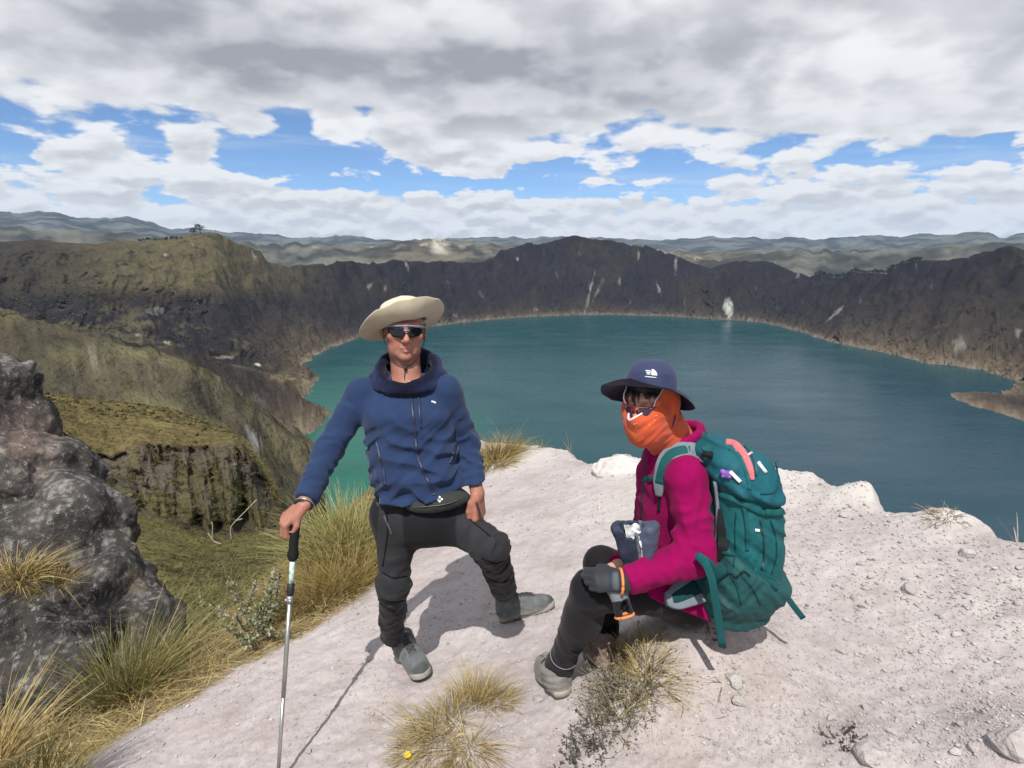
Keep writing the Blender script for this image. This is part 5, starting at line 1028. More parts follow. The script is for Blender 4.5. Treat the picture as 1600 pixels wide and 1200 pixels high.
mesh('lid_zip', *strip(f_lid, [(1150, 691), (1164, 698), (1174, 710), (1180, 726), (1182, 744)], 22, .006, .004, .0015), plain_mat('zip', (.02, .05, .06), .5), lid)
mesh('lid_seam', *strip(f_lid, [(1140, 700), (1152, 712), (1162, 728), (1168, 745), (1171, 765)], 22, .012, .003), cloth((.008, .10, .115), .6, 300, 0), lid)
mesh('lid_edge', *strip(f_lid, [(1212, 722), (1215, 740), (1216, 758), (1208, 770), (1188, 772)], 24, .005, .003), cloth((.004, .05, .06), .6, 300, 0), lid)
mesh('zip_pull', *strip(f_lid, [(1185, 722), (1190, 729), (1197, 738)], 6, .010, .005, .004), M_white, lid); mesh('zip_pull', *strip(f_lid, [(1164, 716), (1168, 711), (1175, 707)], 6, .007, .004, .004), cloth((.70, .45, .42), .8, 600), lid)
mesh('zip_pull', *strip(f_lid, [(1141, 737), (1148, 744), (1157, 753)], 6, .011, .006, .004), M_white, lid)
bf = on(f_lid, 1135, 741, 1.3, 2.2, .008); bn = nrm(VW(1135, 741)); bx = nrm(np.cross((0, 0, 1), bn)); by = np.cross(bn, bx); wing = []
for sx, sz, l_ in ((-1, .6, .018), (1, .6, .018), (-1, -.7, .014), (1, -.7, .014)):
    d_ = nrm(bx * sx + by * sz); q = np.linspace(0, 2 * pi, 12, endpoint=False); ctr = bf + d_ * l_ * .6; o_ = np.cross(bn, d_); rg2 = np.array([ctr + d_ * cos(a_) * l_ * .6 + o_ * sin(a_) * l_ * .42 for a_ in q]); P_ = np.concatenate([np.repeat((ctr + bn * .001)[None], 12, 0), rg2 + bn * .002, rg2 - bn * .002, np.repeat((ctr - bn * .002)[None], 12, 0)]); wing.append((P_, grid_faces(4, 12, True)))
mesh('butterfly_clip', *join(*wing, tube([bf - by * .012 + bn * .003, bf + by * .012 + bn * .003], .0022, 6)), plain_mat('purple', (.22, .09, .42), .5), bp)
# side pocket
sp_n = nrm(V3(.62, -.25, .80)); sp_p = at(1165, 882, 1.62)
f_pock = lambda P: smx(f_pmain(P) - .024 - .010 * sst(PZ[3] - P[:, 2], 0, .12) + .010 * np.abs(pn(np.stack([(P[:, 0] * 1.2 + P[:, 2] * .8) / .045, (P[:, 2] - P[:, 0]) / .3, P[:, 1] / .3], -1))), smx((P - sp_p) @ sp_n, P[:, 1] - 1.80, .01), .008)
v, f = snet(f_pock, (.55, 1.42, .40), (1.15, 1.90, .95), .0055); c = np.ones((len(v), 3)) * c3(.014, .072, .074); mesh('side_pocket', v, f, M_pack, bp, cols=dirt(v, c, .5))
mesh('pocket_hem', *strip(lambda P: np.minimum(f_pock(P), f_pmain(P)), [(1122, 862), (1150, 868), (1172, 884), (1195, 904), (1214, 922)], 30, .010, .004, .002), cloth((.006, .06, .065), .6, 300, 0), bp)
# straps over the bag
f_all = lambda P: np.minimum(np.minimum(f_lid(P), f_body(P)), f_pock(P))
M_web = cloth((.008, .085, .090), .7, 900, 0, .5, .2); M_grey = cloth((.17, .20, .23), .8, 600, .05); M_dark = cloth((.012, .014, .016), .8, 500, 0)
mesh('compression_strap', *strip(f_all, [(1124, 772), (1146, 780), (1168, 790), (1190, 800), (1206, 803), (1226, 800)], 40, .016, .004, .006), M_web, bp); mesh('buckle', *strip(f_all, [(1196, 800), (1210, 801), (1222, 799)], 8, .020, .010, .007), M_web, bp)
mesh('compression_strap', *strip(f_all, [(1160, 782), (1165, 805), (1168, 830), (1168, 860)], 30, .012, .003, .005), M_web, bp)
mesh('compression_strap', *strip(f_all, [(1178, 890), (1195, 898), (1210, 906), (1218, 914)], 14, .012, .003, .006), M_web, bp)
# back panel, frame edge and painted shade for the gap between frame and back
bpn = at(1124, 845, 1.80)
f_back = lambda P: box(P, at(1128, 835, 1.86), (.016, .13, .24), frame(V3(-.97, -.25, .0)), .01)
def f_backp(P):
    L_ = P - at(1126, 835, 1.84); cs, sn = cos(R(14)), sin(R(14)); u = L_[:, 0] * cs + L_[:, 1] * sn; w = -L_[:, 0] * sn + L_[:, 1] * cs; return box(np.stack([u, w, L_[:, 2]], 1), (0, 0, 0), (.020, .135, .25), None, .012)
v, f = snet(f_backp, (.50, 1.5, .40), (1.0, 2.2, 1.3), .007); mesh('back_panel', v, f, M_dark, bp)
mesh('frame_edge', *tube(np.array([at(a_, b_, 1.70) for a_, b_ in spline([(1117, 752), (1121, 790), (1120, 840), (1119, 880), (1117, 905)], 20)]), .006, 8), M_grey, bp)
mesh('gap_shade', *strip(f_all, [(1124, 795), (1128, 815), (1131, 840), (1128, 862), (1122, 876)], 20, np.interp(np.linspace(0, 1, 20), [0, .25, .6, 1], [.010, .030, .036, .012]), .004, .003), M_dark, bp)  # dark strip laid on the bag stands in for shade inside the gap
# shoulder strap over the near shoulder
f_sh = lambda P: np.minimum(f_fleece(P), f_pmain(P) + .01)
q = spline([(1112, 735), (1104, 716), (1088, 706), (1068, 704), (1050, 710), (1040, 722), (1034, 740), (1031, 758), (1030, 775)], 44); Pq = np.array([on(f_sh, a_, b_, 1.3, 2.2, .006) for a_, b_ in q]); nq = np.array([nrm(nrm(VW(a_, b_)) + V3(0, 0, .9) * (1 - k / 43) + V3(-.4, 0, 0)) for k, (a_, b_) in enumerate(q)])
mesh('shoulder_strap', *strap(Pq, nq, np.interp(np.linspace(0, 1, 44), [0, .2, .6, .85, 1], [.05, .062, .058, .045, .02]), .012), M_grey, bp); mesh('strap_webbing', *strap(Pq[4:38] + nq[4:38] * .007, nq[4:38], .030, .004), M_web, bp)
ld = spline([at(1098, 704, 1.74), at(1112, 700, 1.75), at(1126, 706, 1.76), at(1136, 716, 1.70)], 12); mesh('load_lifter', *strap(ld, np.tile(V3(-.2, -.8, .6), (12, 1)), .022, .004), M_web, bp)
hl = spline([at(1096, 676, 1.86), at(1102, 686, 1.84), at(1108, 702, 1.83), at(1116, 712, 1.80)], 12); mesh('haul_loop', *strap(hl, np.tile(V3(-.3, -.9, .2), (12, 1)), .018, .003), M_web, bp); mesh('haul_loop', *strap(spline([at(1096, 676, 1.88), at(1108, 682, 1.90), at(1120, 690, 1.88), at(1126, 700, 1.84)], 12), np.tile(V3(-.3, -.9, .2), (12, 1)), .016, .003), M_web, bp)
mesh('buckle', *join(tube([at(1098, 708, 1.72), at(1114, 712, 1.71)], .010, 6)), M_dark, bp)
q = spline([(1032, 752), (1022, 748), (1012, 748), (1004, 752)], 14); Pq = np.array([on(f_fleece, a_, b_, 1.3, 2.2, .005) for a_, b_ in q]); mesh('chest_strap', *strap(Pq, np.array([VW(a_, b_) for a_, b_ in q]), .016, .004), M_web, bp); mesh('buckle', *strap(Pq[3:9] + nrm(VW(1015, 748)) * .003, np.tile(VW(1015, 748), (6, 1)), .022, .008), cloth((.01, .05, .06), .5, 300, 0, .2, .4), bp)
q = spline([(1031, 772), (1030, 785), (1029, 800)], 8); mesh('strap_tail', *strap(np.array([on(f_fleece, a_, b_, 1.3, 2.2, .004) for a_, b_ in q]), np.array([VW(a_, b_) for a_, b_ in q]), .010, .003), M_dark, bp)
# hip belt
f_hb = lambda P: np.minimum(f_fleece(P), f_pmain(P) + .01)
q = spline([(1120, 905), (1106, 908), (1090, 916), (1072, 926), (1055, 934), (1040, 936)], 30); Pq = np.array([on(f_hb, a_, b_, 1.3, 2.2, .010) for a_, b_ in q]); nq = np.array([VW(a_, b_) for a_, b_ in q]); wv = np.interp(np.linspace(0, 1, 30), [0, .3, .8, 1], [.12, .115, .075, .04])
mesh('hip_belt', *strap(Pq, nq, wv, .020), M_grey, bp); mesh('belt_panel', *strap(Pq[8:26] + nq[8:26] * .010, nq[8:26], wv[8:26] * .45, .006), cloth((.006, .045, .048), .7, 400, 0), bp); mesh('belt_edge', *strap(Pq + nq * .009 - (0, 0, .028), nq, .006, .004), M_dark, bp)
sq = spline([at(1090, 868, 1.60), at(1102, 880, 1.58), at(1112, 905, 1.57), at(1117, 935, 1.57), at(1123, 970, 1.58), at(1129, 1010, 1.59)], 26)
mesh('hanging_strap', *strap(sq, np.tile(V3(-.2, -1, .1), (26, 1)), .023, .003), M_web, bp); mesh('strap_anchor', *strap(spline([at(1088, 866, 1.60), at(1100, 876, 1.585), at(1116, 892, 1.60), at(1128, 902, 1.62)], 10), np.tile(V3(-.2, -1, .1), (10, 1)), np.linspace(.020, .05, 10), .006), M_web, bp)
sq = spline([at(1218, 914, 1.76), at(1228, 930, 1.745), at(1240, 947, 1.74), at(1255, 966, 1.74)], 14); mesh('hanging_strap', *strap(sq, np.tile(V3(-.2, -1, .1), (14, 1)), .020, .003), M_web, bp)
for pts_ in ([(1150, 800), (1148, 830), (1149, 860), (1146, 885)], [(1204, 812), (1212, 840), (1213, 870), (1206, 896)], [(1158, 900), (1176, 920), (1188, 945)], [(1136, 890), (1150, 915), (1158, 945)]): mesh('seam', *strip(f_all, pts_, 24, .004, .002, .001), cloth((.004, .045, .05), .7, 300, 0), bp)
mesh('brand_tag', *strip(f_all, [(1180, 828), (1187, 829)], 4, .008, .002, .002), M_white, bp)
mesh('zipper', *strip(f_all, [(1188, 812), (1193, 840), (1194, 870), (1190, 892)], 26, .006, .003, .0015), plain_mat('zip', (.01, .03, .035), .5), bp)
mesh('cord', *tube(np.array([on(f_all, a_, b_, 1.3, 2.2, .004) for a_, b_ in spline([(1128, 905), (1140, 896), (1150, 902), (1162, 893), (1172, 900)], 30)]), .002, 5), M_dark, bp)
# ------------------------------------------------------------------ plants
vr = np.random.RandomState(21)
def m_grass(t, put):
    c = t.attr('col'); k = t.noise(t.geo(), 30, 3) * .8 + .6
    put(Base_Color=t.mix(1.0, c, t.vec(k, k, k), 'MULTIPLY'), Roughness=.7, Specular_IOR_Level=.2)
M_grass = mat('grass_blade', m_grass)
def blades(base, dirs, length, width, curl, c0, c1, seg=4, jit=.25):
    """curved tapering ribbons; base (n,3), dirs (n,3), length, width, curl (n,), colours from root to tip"""
    n = len(base); d = dirs / np.linalg.norm(dirs, axis=1, keepdims=True); hz = d.copy(); hz[:, 2] = 0; hz += vr.normal(size=(n, 3)) * (.25, .25, 0); hz /= np.linalg.norm(hz, axis=1, keepdims=True) + 1e-6
    sd_ = np.cross(d, vr.normal(size=(n, 3))); sd_ /= np.linalg.norm(sd_, axis=1, keepdims=True) + 1e-6
    t_ = np.linspace(0, 1, seg + 1); P = base[:, None] + d[:, None] * (length[:, None] * t_)[..., None] + (hz * .8 - np.array([0, 0, .6]))[:, None] * (curl[:, None] * length[:, None] * t_ ** 2.2)[..., None]
    w = width[:, None] * (1 - .85 * t_ ** 1.5)
    V = np.stack([P - sd_[:, None] * w[..., None] / 2, P + sd_[:, None] * w[..., None] / 2], 2).reshape(n, -1, 3)
    k = np.arange(seg) * 2; f = np.stack([k, k + 1, k + 3, k + 2], 1); F = (f[None] + (np.arange(n) * 2 * (seg + 1))[:, None, None]).reshape(-1, 4)
    cc = c0[:, None] * (1 - t_)[None, :, None] + c1[:, None] * t_[None, :, None]; cc = np.repeat(cc * vr.uniform(1 - jit, 1 + jit, (n, 1, 1)), 2, 1).reshape(-1, 3)
    return V.reshape(-1, 3), F, cc
def pick(pal, n): pal = np.array(pal, float); return pal[vr.randint(len(pal), size=n)]
STRAW = [(.42, .33, .14), (.36, .27, .11), (.48, .40, .21), (.28, .20, .09)]; OLIVE = [(.15, .15, .045), (.20, .18, .06), (.11, .12, .035), (.24, .20, .08)]; GOLD = [(.30, .21, .07), (.24, .17, .06), (.34, .26, .10), (.17, .14, .05)]; DRY = [(.30, .24, .14), (.22, .17, .10), (.36, .30, .18)]
def tuft(c, n, rad, L, up, lean=(0, 0, 0), pal0=OLIVE, pal1=STRAW, w=.004, curl=.3, flat=None, follow=True):
    a_ = vr.uniform(0, 2 * pi, n); q = np.sqrt(vr.rand(n)); off = np.stack([np.cos(a_) * q, np.sin(a_) * q, 0 * q], 1); b = np.asarray(c) + off * (rad if np.ndim(rad) else np.array([rad, rad, 0]))
    if follow: b[:, 2] = ground_z(b[:, 0], b[:, 1])[0] - .01
    d = off * vr.uniform(.3, 1.1, (n, 1)) + (0, 0, up) + np.asarray(lean) + vr.normal(size=(n, 3)) * .16
    return blades(b, d, L * vr.uniform(.45, 1.1, n), w * vr.uniform(.6, 1.2, n), curl * vr.uniform(.2, 1.3, n), pick(pal0, n), pick(pal1, n))
def merge(parts):
    Vs, Fs, Cs, o = [], [], [], 0
    for v, f, c in parts: Vs.append(v); Fs.append(f + o); Cs.append(c); o += len(v)
    return np.concatenate(Vs), np.concatenate(Fs), np.concatenate(Cs)
def grass_thing(name, parts, label, cat='grass tussock', group=None):
    v, f, c = merge(parts); return tag(mesh(name, v, f, M_grass, cols=c, smooth=False), label, cat, group)
g = gpt
grass_thing('grass_tussock', [tuft(g(738, 1095), 380, .065, .17, 1.0, (.0, .1, 0), STRAW, STRAW, .0028, .25), tuft(g(692, 1128), 380, .085, .14, .7, (-.35, -.1, 0), DRY + OLIVE[:1], STRAW, .0028, .4), tuft(g(684, 1165), 340, .075, .14, .5, (-.1, -.5, 0), STRAW, STRAW, .0028, .5), tuft(g(735, 1185), 420, .07, .15, .5, (.1, -.6, 0), STRAW, STRAW, .0028, .5), tuft(g(775, 1100), 260, .05, .13, .6, (.4, -.1, 0), GOLD, STRAW, .0026, .4), tuft(g(655, 1170), 240, .07, .10, .3, (-.3, 0, 0), DRY, DRY, .0035, .4), tuft(g(650, 1140), 26, .05, .30, .4, (-.7, .1, 0), STRAW, STRAW, .002, .25)],
            'dry straw yellow tussock in the path between the standing boot and the bottom edge')
grass_thing('grass_tussock', [tuft(g(778, 716), 900, (.20, .16, 0), .38, .8, (0, 0, 0), GOLD, GOLD, .006, .55), tuft(g(770, 728), 600, (.24, .14, 0), .28, .45, (0, -.15, 0), GOLD, STRAW, .006, .7), tuft(g(790, 705), 14, .12, .62, 1.2, (-.2, 0, 0), DRY, DRY, .004, .5)], 'rounded golden tussock on the rim beside the blue sleeve')
grass_thing('grass_tussock', [tuft(g(205, 1092), 900, (.15, .12, 0), .50, 1.1, (.15, .1, 0), OLIVE, OLIVE, .0042, .35), tuft(g(165, 1088), 420, (.15, .11, 0), .42, .9, (-.15, .1, 0), OLIVE, GOLD, .004, .4), tuft(g(225, 1080), 200, .15, .74, 1.0, (.55, .2, 0), DRY, STRAW, .003, .45), tuft(g(240, 1090), 260, .12, .26, .5, (.5, -.1, 0), GOLD, STRAW, .004, .5), tuft(g(130, 1090), 220, .13, .36, .8, (-.4, .2, 0), DRY, [(.25, .16, .11)], .0035, .4)], 'big green and straw tussock leaning right at the foot of the lichen boulder')
grass_thing('grass_tussock', [tuft(at(-10, 1190, 1.75), 260, .07, .36, 1.1, (.35, .1, 0), STRAW, STRAW, .004, .25, follow=False), tuft(at(40, 1230, 1.8), 420, (.2, .12, 0), .24, .7, (-.1, .1, 0), OLIVE, GOLD, .004, .5, follow=False)], 'straw coloured tussock cut by the bottom left corner')
for px_, py_, s_, lb_ in ((492, 952, 1.0, 'golden brown tussock right behind the lower half of the trekking pole'), (540, 925, 1.15, 'tall golden grass clump on the path edge left of the standing leg'), (577, 893, .9, 'golden grass clump touching the left edge of the dark trousers')):
    grass_thing('grass_tussock', [tuft(g(px_, py_), 620, (.16, .14, 0), .40 * s_, 1.0, (-.1, .1, 0), GOLD, GOLD, .0048, .4), tuft(g(px_ - 12, py_ - 8), 300, (.17, .14, 0), .30 * s_, .6, (-.2, -.2, 0), OLIVE, STRAW, .0045, .55), tuft(g(px_ + 4, py_ + 6), 120, (.12, .08, 0), .14, .3, (.4, -.4, 0), STRAW, STRAW, .004, .5)], lb_, group='tall grass along the path edge')
grass_thing('grass_tussock', [tuft(at(555, 850, 4.1), 700, (.28, .2, 0), .50, 1.1, (0, .1, 0), [(.20, .19, .06), (.26, .23, .08)], [(.33, .30, .12), (.26, .25, .09)], .006, .4, follow=False), tuft(at(520, 870, 3.9), 500, (.2, .2, 0), .42, .9, (-.2, 0, 0), OLIVE, [(.30, .28, .12)], .006, .5, follow=False)], 'pale green tussock rising behind the navy sleeve above the golden grass')
grass_thing('grass_tussock', [tuft(g(420, 1000), 260, .12, .24, .6, (.2, 0, 0), DRY, STRAW, .004, .5), tuft(g(330, 1045), 360, (.2, .1, 0), .30, .5, (.6, .1, 0), DRY, STRAW, .003, .45), tuft(g(300, 1010), 300, (.22, .12, 0), .42, .6, (.8, .1, 0), DRY, STRAW, .003, .35)], 'dead tan grass blown flat to the right below the grey leaved shrub')
grass_thing('grass_tussock', [tuft(at(25, 905, 3.15), 520, (.16, .12, 0), .22, .7, (.1, -.2, 0), GOLD, STRAW, .005, .6, follow=False), tuft(at(80, 915, 3.2), 200, (.10, .10, 0), .18, .6, (.1, -.2, 0), GOLD, GOLD, .005, .6, follow=False)], 'brown grass growing on the face of the lichen boulder at the left edge')
# small plants along the right rim
def stalk(px_, py_, n, L, lb_, pal=DRY, sp=.05, cat='plant'): return grass_thing('dry_plant', [tuft(g(px_, py_), n, sp, L, 1.2, (vr.uniform(-.2, .2), 0, 0), pal, pal, .006, .2)], lb_, cat)
stalk(847, 700, 30, .16, 'small grey green sprig on the rim left of the white knob', [(.16, .17, .10), (.22, .22, .15)]); stalk(893, 709, 8, .40, 'thin dry stalks standing on the rim between tussock and white knob', sp=.04); stalk(921, 716, 6, .22, 'short pair of dry stalks next to the white rock knob'); stalk(1592, 852, 5, .17, 'bare pale stalk on the rim at the right frame edge', [(.4, .36, .33)], .03)
grass_thing('dry_plant', [tuft(g(1474, 808), 90, (.07, .04, 0), .085, .4, (-.2, 0, 0), [(.20, .13, .10), (.30, .24, .17)], DRY, .005, .5)], 'dry brown tuft alone on the right rim of the ledge', 'plant')
# twiggy growth below the seated woman
def twigs(c, n, L, spread, pal, rad=.0016, up=.6, lean=(0, 0, 0), leaf=0, leafpal=((.05, .045, .04),), lsz=.006):
    P, F, Cc, o = [], [], [], 0
    for _ in range(n):
        a_ = vr.uniform(0, 6.28); b = np.asarray(c) + (cos(a_) * spread * vr.rand(), sin(a_) * spread * vr.rand(), 0); b[2] = gz1(b[0], b[1]) - .005; d = nrm(V3(cos(a_) * .7, sin(a_) * .7, up) + np.asarray(lean) + vr.normal(size=3) * .25); l_ = L * vr.uniform(.5, 1.1)
        pts = [b]
        for k in range(5): d = nrm(d + vr.normal(size=3) * .22); pts.append(pts[-1] + d * l_ / 5)
        v, f = tube(pts, np.linspace(rad, rad * .4, 6), 4, False); P.append(v); F.append(f + o); o += len(v); Cc.append(np.tile(pick(pal, 1), (len(v), 1)))
        for _k in range(leaf):
            q = pts[vr.randint(1, 6)] + vr.normal(size=3) * .004; x = nrm(vr.normal(size=3)); y = nrm(np.cross(x, vr.normal(size=3))); s_ = lsz * vr.uniform(.6, 1.3); v = np.array([q - x * s_, q + y * s_ * .45, q + x * s_, q - y * s_ * .45]); P.append(v); F.append(np.array([[0, 1, 2, 3]]) + o); o += 4; Cc.append(np.tile(pick(leafpal, 1) * vr.uniform(.7, 1.3), (4, 1)))
    return np.concatenate(P), np.concatenate(F), np.concatenate(Cc)
TW = [(.20, .165, .12), (.26, .22, .16), (.15, .12, .09)]
grass_thing('twig_plant', [twigs(g(985, 1075), 130, .17, .09, TW, .0016, .8, (-.05, .2, 0), 4, ((.16, .14, .07), (.22, .19, .10)), .007), twigs(g(965, 1120), 110, .15, .08, TW, .0015, .8, (0, .1, 0), 5, ((.13, .12, .08), (.19, .17, .11)), .007), tuft(g(1005, 1045), 200, (.07, .06, 0), .13, .8, (0, .1, 0), GOLD, STRAW, .0028, .45), tuft(g(1020, 1070), 160, (.05, .06, 0), .13, .5, (.1, -.1, 0), STRAW, [(.5, .42, .14)], .0028, .5), tuft(g(1005, 1012), 160, (.08, .04, 0), .10, .6, (0, -.1, 0), GOLD, STRAW, .0028, .5)], 'twiggy dry grass plant below the thigh of the seated person', 'plant')
grass_thing('twig_plant', [twigs(g(935, 1152), 52, .085, .075, [(.10, .085, .075)], .0016, .35, (0, 0, 0), 8, ((.055, .055, .042), (.09, .085, .07), (.13, .12, .10)), .0065), twigs(g(912, 1188), 40, .08, .06, [(.10, .085, .075)], .0016, .35, (0, 0, 0), 8, ((.055, .055, .042), (.09, .085, .07)), .0065)], 'low dark plant with tiny grey leaves creeping at the bottom edge', 'plant')
grass_thing('twig_plant', [twigs(g(1110, 998), 10, .05, .02, [(.06, .03, .04)], .002, .2, (0, 0, 0), 10, ((.05, .03, .04),), .006)], 'tiny dark red sprig in the dirt left of the hanging strap', 'plant')
grass_thing('twig_plant', [twigs(g(1318, 1160), 26, .05, .035, [(.07, .05, .045)], .0022, .3, (0, 0, 0), 6, ((.06, .045, .04),), .006)], 'small dark dead clump in the gravel near the bottom edge', 'plant')
for px_, py_, n_, l_, lb_ in ((1128, 1072, 5, .09, 'thin dark twig touching the pale upright stone'), (1068, 1095, 7, .07, 'dark forked twig in the dirt right of the twiggy plant'), (1140, 1050, 4, .07, 'dark twig beside the shadow of the hanging strap'), (1150, 1120, 6, .06, 'dark twig just below the lilac grey stone'), (1062, 1150, 4, .10, 'curved bare twig in the dirt at the bottom centre')): grass_thing('twig', [twigs(g(px_, py_), n_, l_, .012, [(.07, .055, .05)], .0014, .12)], lb_, 'twig')
# grey leaved shrub
sb = g(402, 1002); st_, lv = [], []
shr = thing('shrub', tuple(sb), 'small shrub with pale grey green leaves standing left of the pole', 'shrub')
lp_, lf_, lc_, o_ = [], [], [], 0
for _ in range(34):
    a_ = vr.uniform(0, 6.28); d = nrm(V3(cos(a_) * .55 - .10, sin(a_) * .5, 1)); p = sb + V3(cos(a_), sin(a_), 0) * .03 * vr.rand() - (0, 0, .02); pts = [p]; l_ = vr.uniform(.26, .46)
    for k in range(6): d = nrm(d + vr.normal(size=3) * .16); pts.append(pts[-1] + d * l_ / 6)
    st_.append(tube(pts, np.linspace(.004, .0015, 7), 5, False))
    for _k in range(46):
        u = vr.rand() ** .6; i = 2 + int(u * 3.99); q = pts[i] + (pts[min(i + 1, 6)] - pts[i]) * vr.rand(); dl = nrm(vr.normal(size=3) + d * .8); y = nrm(np.cross(dl, vr.normal(size=3))); s_ = vr.uniform(.018, .034); n_ = np.cross(dl, y)
        lp_.append(np.array([q, q + dl * s_ * .5 + y * s_ * .22, q + dl * s_ + n_ * s_ * .2, q + dl * s_ * .5 - y * s_ * .22])); lf_.append(np.array([[0, 1, 2, 3]]) + o_); o_ += 4; lc_.append(np.tile(pick([(.20, .22, .12), (.28, .29, .20), (.13, .15, .06), (.33, .33, .25)], 1) * vr.uniform(.8, 1.2), (4, 1)))
mesh('stems', *join(*st_), plain_mat('bark', (.12, .085, .06), .8), shr); mesh('leaves', np.concatenate(lp_), np.concatenate(lf_), M_grass, shr, cols=np.concatenate(lc_), smooth=False)
# yellow flowers
for px_, py_, lb_ in ((211, 1098, 'yellow flower at the foot of the big green tussock'), (638, 1193, 'yellow flower at the bottom edge beside the straw tussock')):
    b = g(px_, py_); fl = thing('flower', tuple(b), lb_, 'flower'); q = np.linspace(0, 2 * pi, 10, endpoint=False); top = b + (0, -.005, .030); mesh('stem', *tube([b, top], .0015, 5), M_grass, fl, cols=np.tile((.1, .14, .04), (4 * 5, 1)))
    pv, pf = [], []
    for k, a_ in enumerate(q): d = V3(cos(a_), sin(a_) * .8 - .3, .45 + .2 * sin(a_)); d = nrm(d); y = nrm(np.cross(d, (0, -.4, 1))); s_ = .016; pv.append(np.array([top, top + d * s_ * .6 + y * s_ * .3, top + d * s_, top + d * s_ * .6 - y * s_ * .3])); pf.append(np.array([[0, 1, 2, 3]]) + 4 * k)
    mesh('petals', np.concatenate(pv), np.concatenate(pf), plain_mat('petal', (.75, .48, .02), .6), fl, smooth=False)
# grass covering the slope left of the path, dead litter at its edge
def scatter(n, x0, x1, y0, y1, lo, hi, leftmin=.5):
    out = []
    while sum(map(len, out)) < n:
        q = np.stack([vr.uniform(x0, x1, 6000), vr.uniform(y0, y1, 6000)], 1); sd_ = sdpoly(q, EDGE); lf = sst(-q[:, 0] - .10 * q[:, 1], .25, .75); cl_ = fbm(np.concatenate([q * 2.4, 0 * q[:, :1]], 1), 3); out.append(q[(sd_ > lo + .05 * cl_) & (sd_ < hi) & (lf > leftmin) & (cl_ > -.35)])
    q = np.concatenate(out)[:n]; return np.concatenate([q, ground_z(q[:, 0], q[:, 1])[0][:, None] - .008], 1)
b = scatter(12000, -4.6, -.6, 1.2, 6.5, .06, 1.9); n = len(b)
v, f, c = blades(b, vr.normal(size=(n, 3)) * .45 + (.25, 0, .9), vr.uniform(.05, .20, n), vr.uniform(.0025, .006, n), vr.uniform(.1, .8, n), pick(OLIVE + GOLD + DRY, n), pick(GOLD + DRY + STRAW, n), 3); tag(mesh('slope_grass', v, f, M_grass, cols=c, smooth=False), kind='stuff')
b = scatter(5200, -3.2, -.7, 1.5, 4.2, -.05, .22); n = len(b); d = vr.normal(size=(n, 3)) * (1, .6, .10) + (.5, 0, .12)
v, f, c = blades(b + (0, 0, .012), d, vr.uniform(.05, .20, n), vr.uniform(.002, .004, n), vr.uniform(-.05, .1, n), pick(STRAW + DRY, n), pick(STRAW, n), 2); tag(mesh('straw_litter', v, f, M_grass, cols=c, smooth=False), kind='stuff')

# ------------------------------------------------------------------ far vegetation: bushes on the slopes, trees on the rims
bsrc = []
for i in range(5): bsrc.append(pebble(60 + i, 1, .75))
jj = np.argwhere((TV[:, :, 1] > 20) & (np.abs(TAZ)[None] < 46) & (TR > 58) & (TR < 2300)); P_all = TV[jj[:, 0], jj[:, 1]]; bx_, by_ = topx(P_all); okb = (bx_ > -60) & (bx_ < 540) & (by_ > 440) & (by_ < 960) & (P_all[:, 2] > LZ + 6)
jj = jj[okb]; P_all = P_all[okb]; wgt = np.clip(fbm(P_all / np.array([40, 40, 40]), 3) + .3, 0.02, 1); sel = vr.choice(len(jj), 9000, p=wgt / wgt.sum(), replace=False); Pb = P_all[sel]; rb = np.linalg.norm(Pb[:, :2], axis=1); szb = vr.uniform(.5, 1.0, len(Pb)) ** 2 * 2.4 * np.clip(rb / 900, .25, 2.2) * .9
vs, fs, cs, o_ = [], [], [], 0
for k in range(len(Pb)):
    pv, pf = bsrc[k % 5]; a_ = vr.uniform(0, 6.28); q = pv * szb[k]; q = np.stack([q[:, 0] * cos(a_) - q[:, 1] * sin(a_), q[:, 0] * sin(a_) + q[:, 1] * cos(a_), q[:, 2] * .8], 1) + Pb[k] + (0, 0, szb[k] * .2)
    vs.append(q); fs.append(pf + o_); o_ += len(q); cs.append(np.tile(np.array([(.045, .045, .022), (.06, .055, .028), (.085, .072, .035), (.12, .10, .045)])[vr.randint(4)] * vr.uniform(.8, 1.2), (len(q), 1)))
tag(mesh('undergrowth', np.concatenate(vs), np.concatenate(fs), M_terrain, cols=np.concatenate(cs)), kind='stuff')
# grass clumps in the hollow and on the headland
def far_grass(lo, hi, n, L, per, pal0, pal1, wdt, y0=560):
    m = (TR > lo) & (TR < hi) & (np.abs(TAZ)[None] < 46); Pq = TV[m]; qx, qy = topx(Pq); Pq = Pq[(qx > -80) & (qx < 500) & (qy > y0)]; Pq = Pq[vr.randint(len(Pq), size=n)] + vr.normal(size=(n, 3)) * (lo * .006, lo * .006, 0); r_ = np.linalg.norm(Pq[:, :2], axis=1)
    b = np.repeat(Pq, per, 0) + vr.normal(size=(n * per, 3)) * L * .22 * (1, 1, 0); k = n * per; tone = np.repeat(vr.uniform(.7, 1.3, (n, 1)), per, 0)
    return blades(b - (0, 0, .03), vr.normal(size=(k, 3)) * .55 + (.1, 0, .8), L * vr.uniform(.4, 1.1, k), np.full(k, wdt), vr.uniform(.2, .9, k), np.repeat(pick(pal0, n), per, 0) * tone, np.repeat(pick(pal1, n), per, 0) * tone, 2)
HOL = [(.10, .10, .035), (.13, .12, .045), (.075, .075, .03)]
v, f, c = merge([far_grass(13, 66, 3600, .55, 13, HOL, [(.17, .155, .06), (.13, .125, .05), (.20, .17, .08)], .030, 700), far_grass(66, 122, 5200, .55, 8, [(.13, .11, .045), (.10, .085, .04)], [(.21, .175, .08), (.17, .14, .065)], .05)])
tag(mesh('meadow_grass', v, f, M_grass, cols=c, smooth=False), kind='stuff')
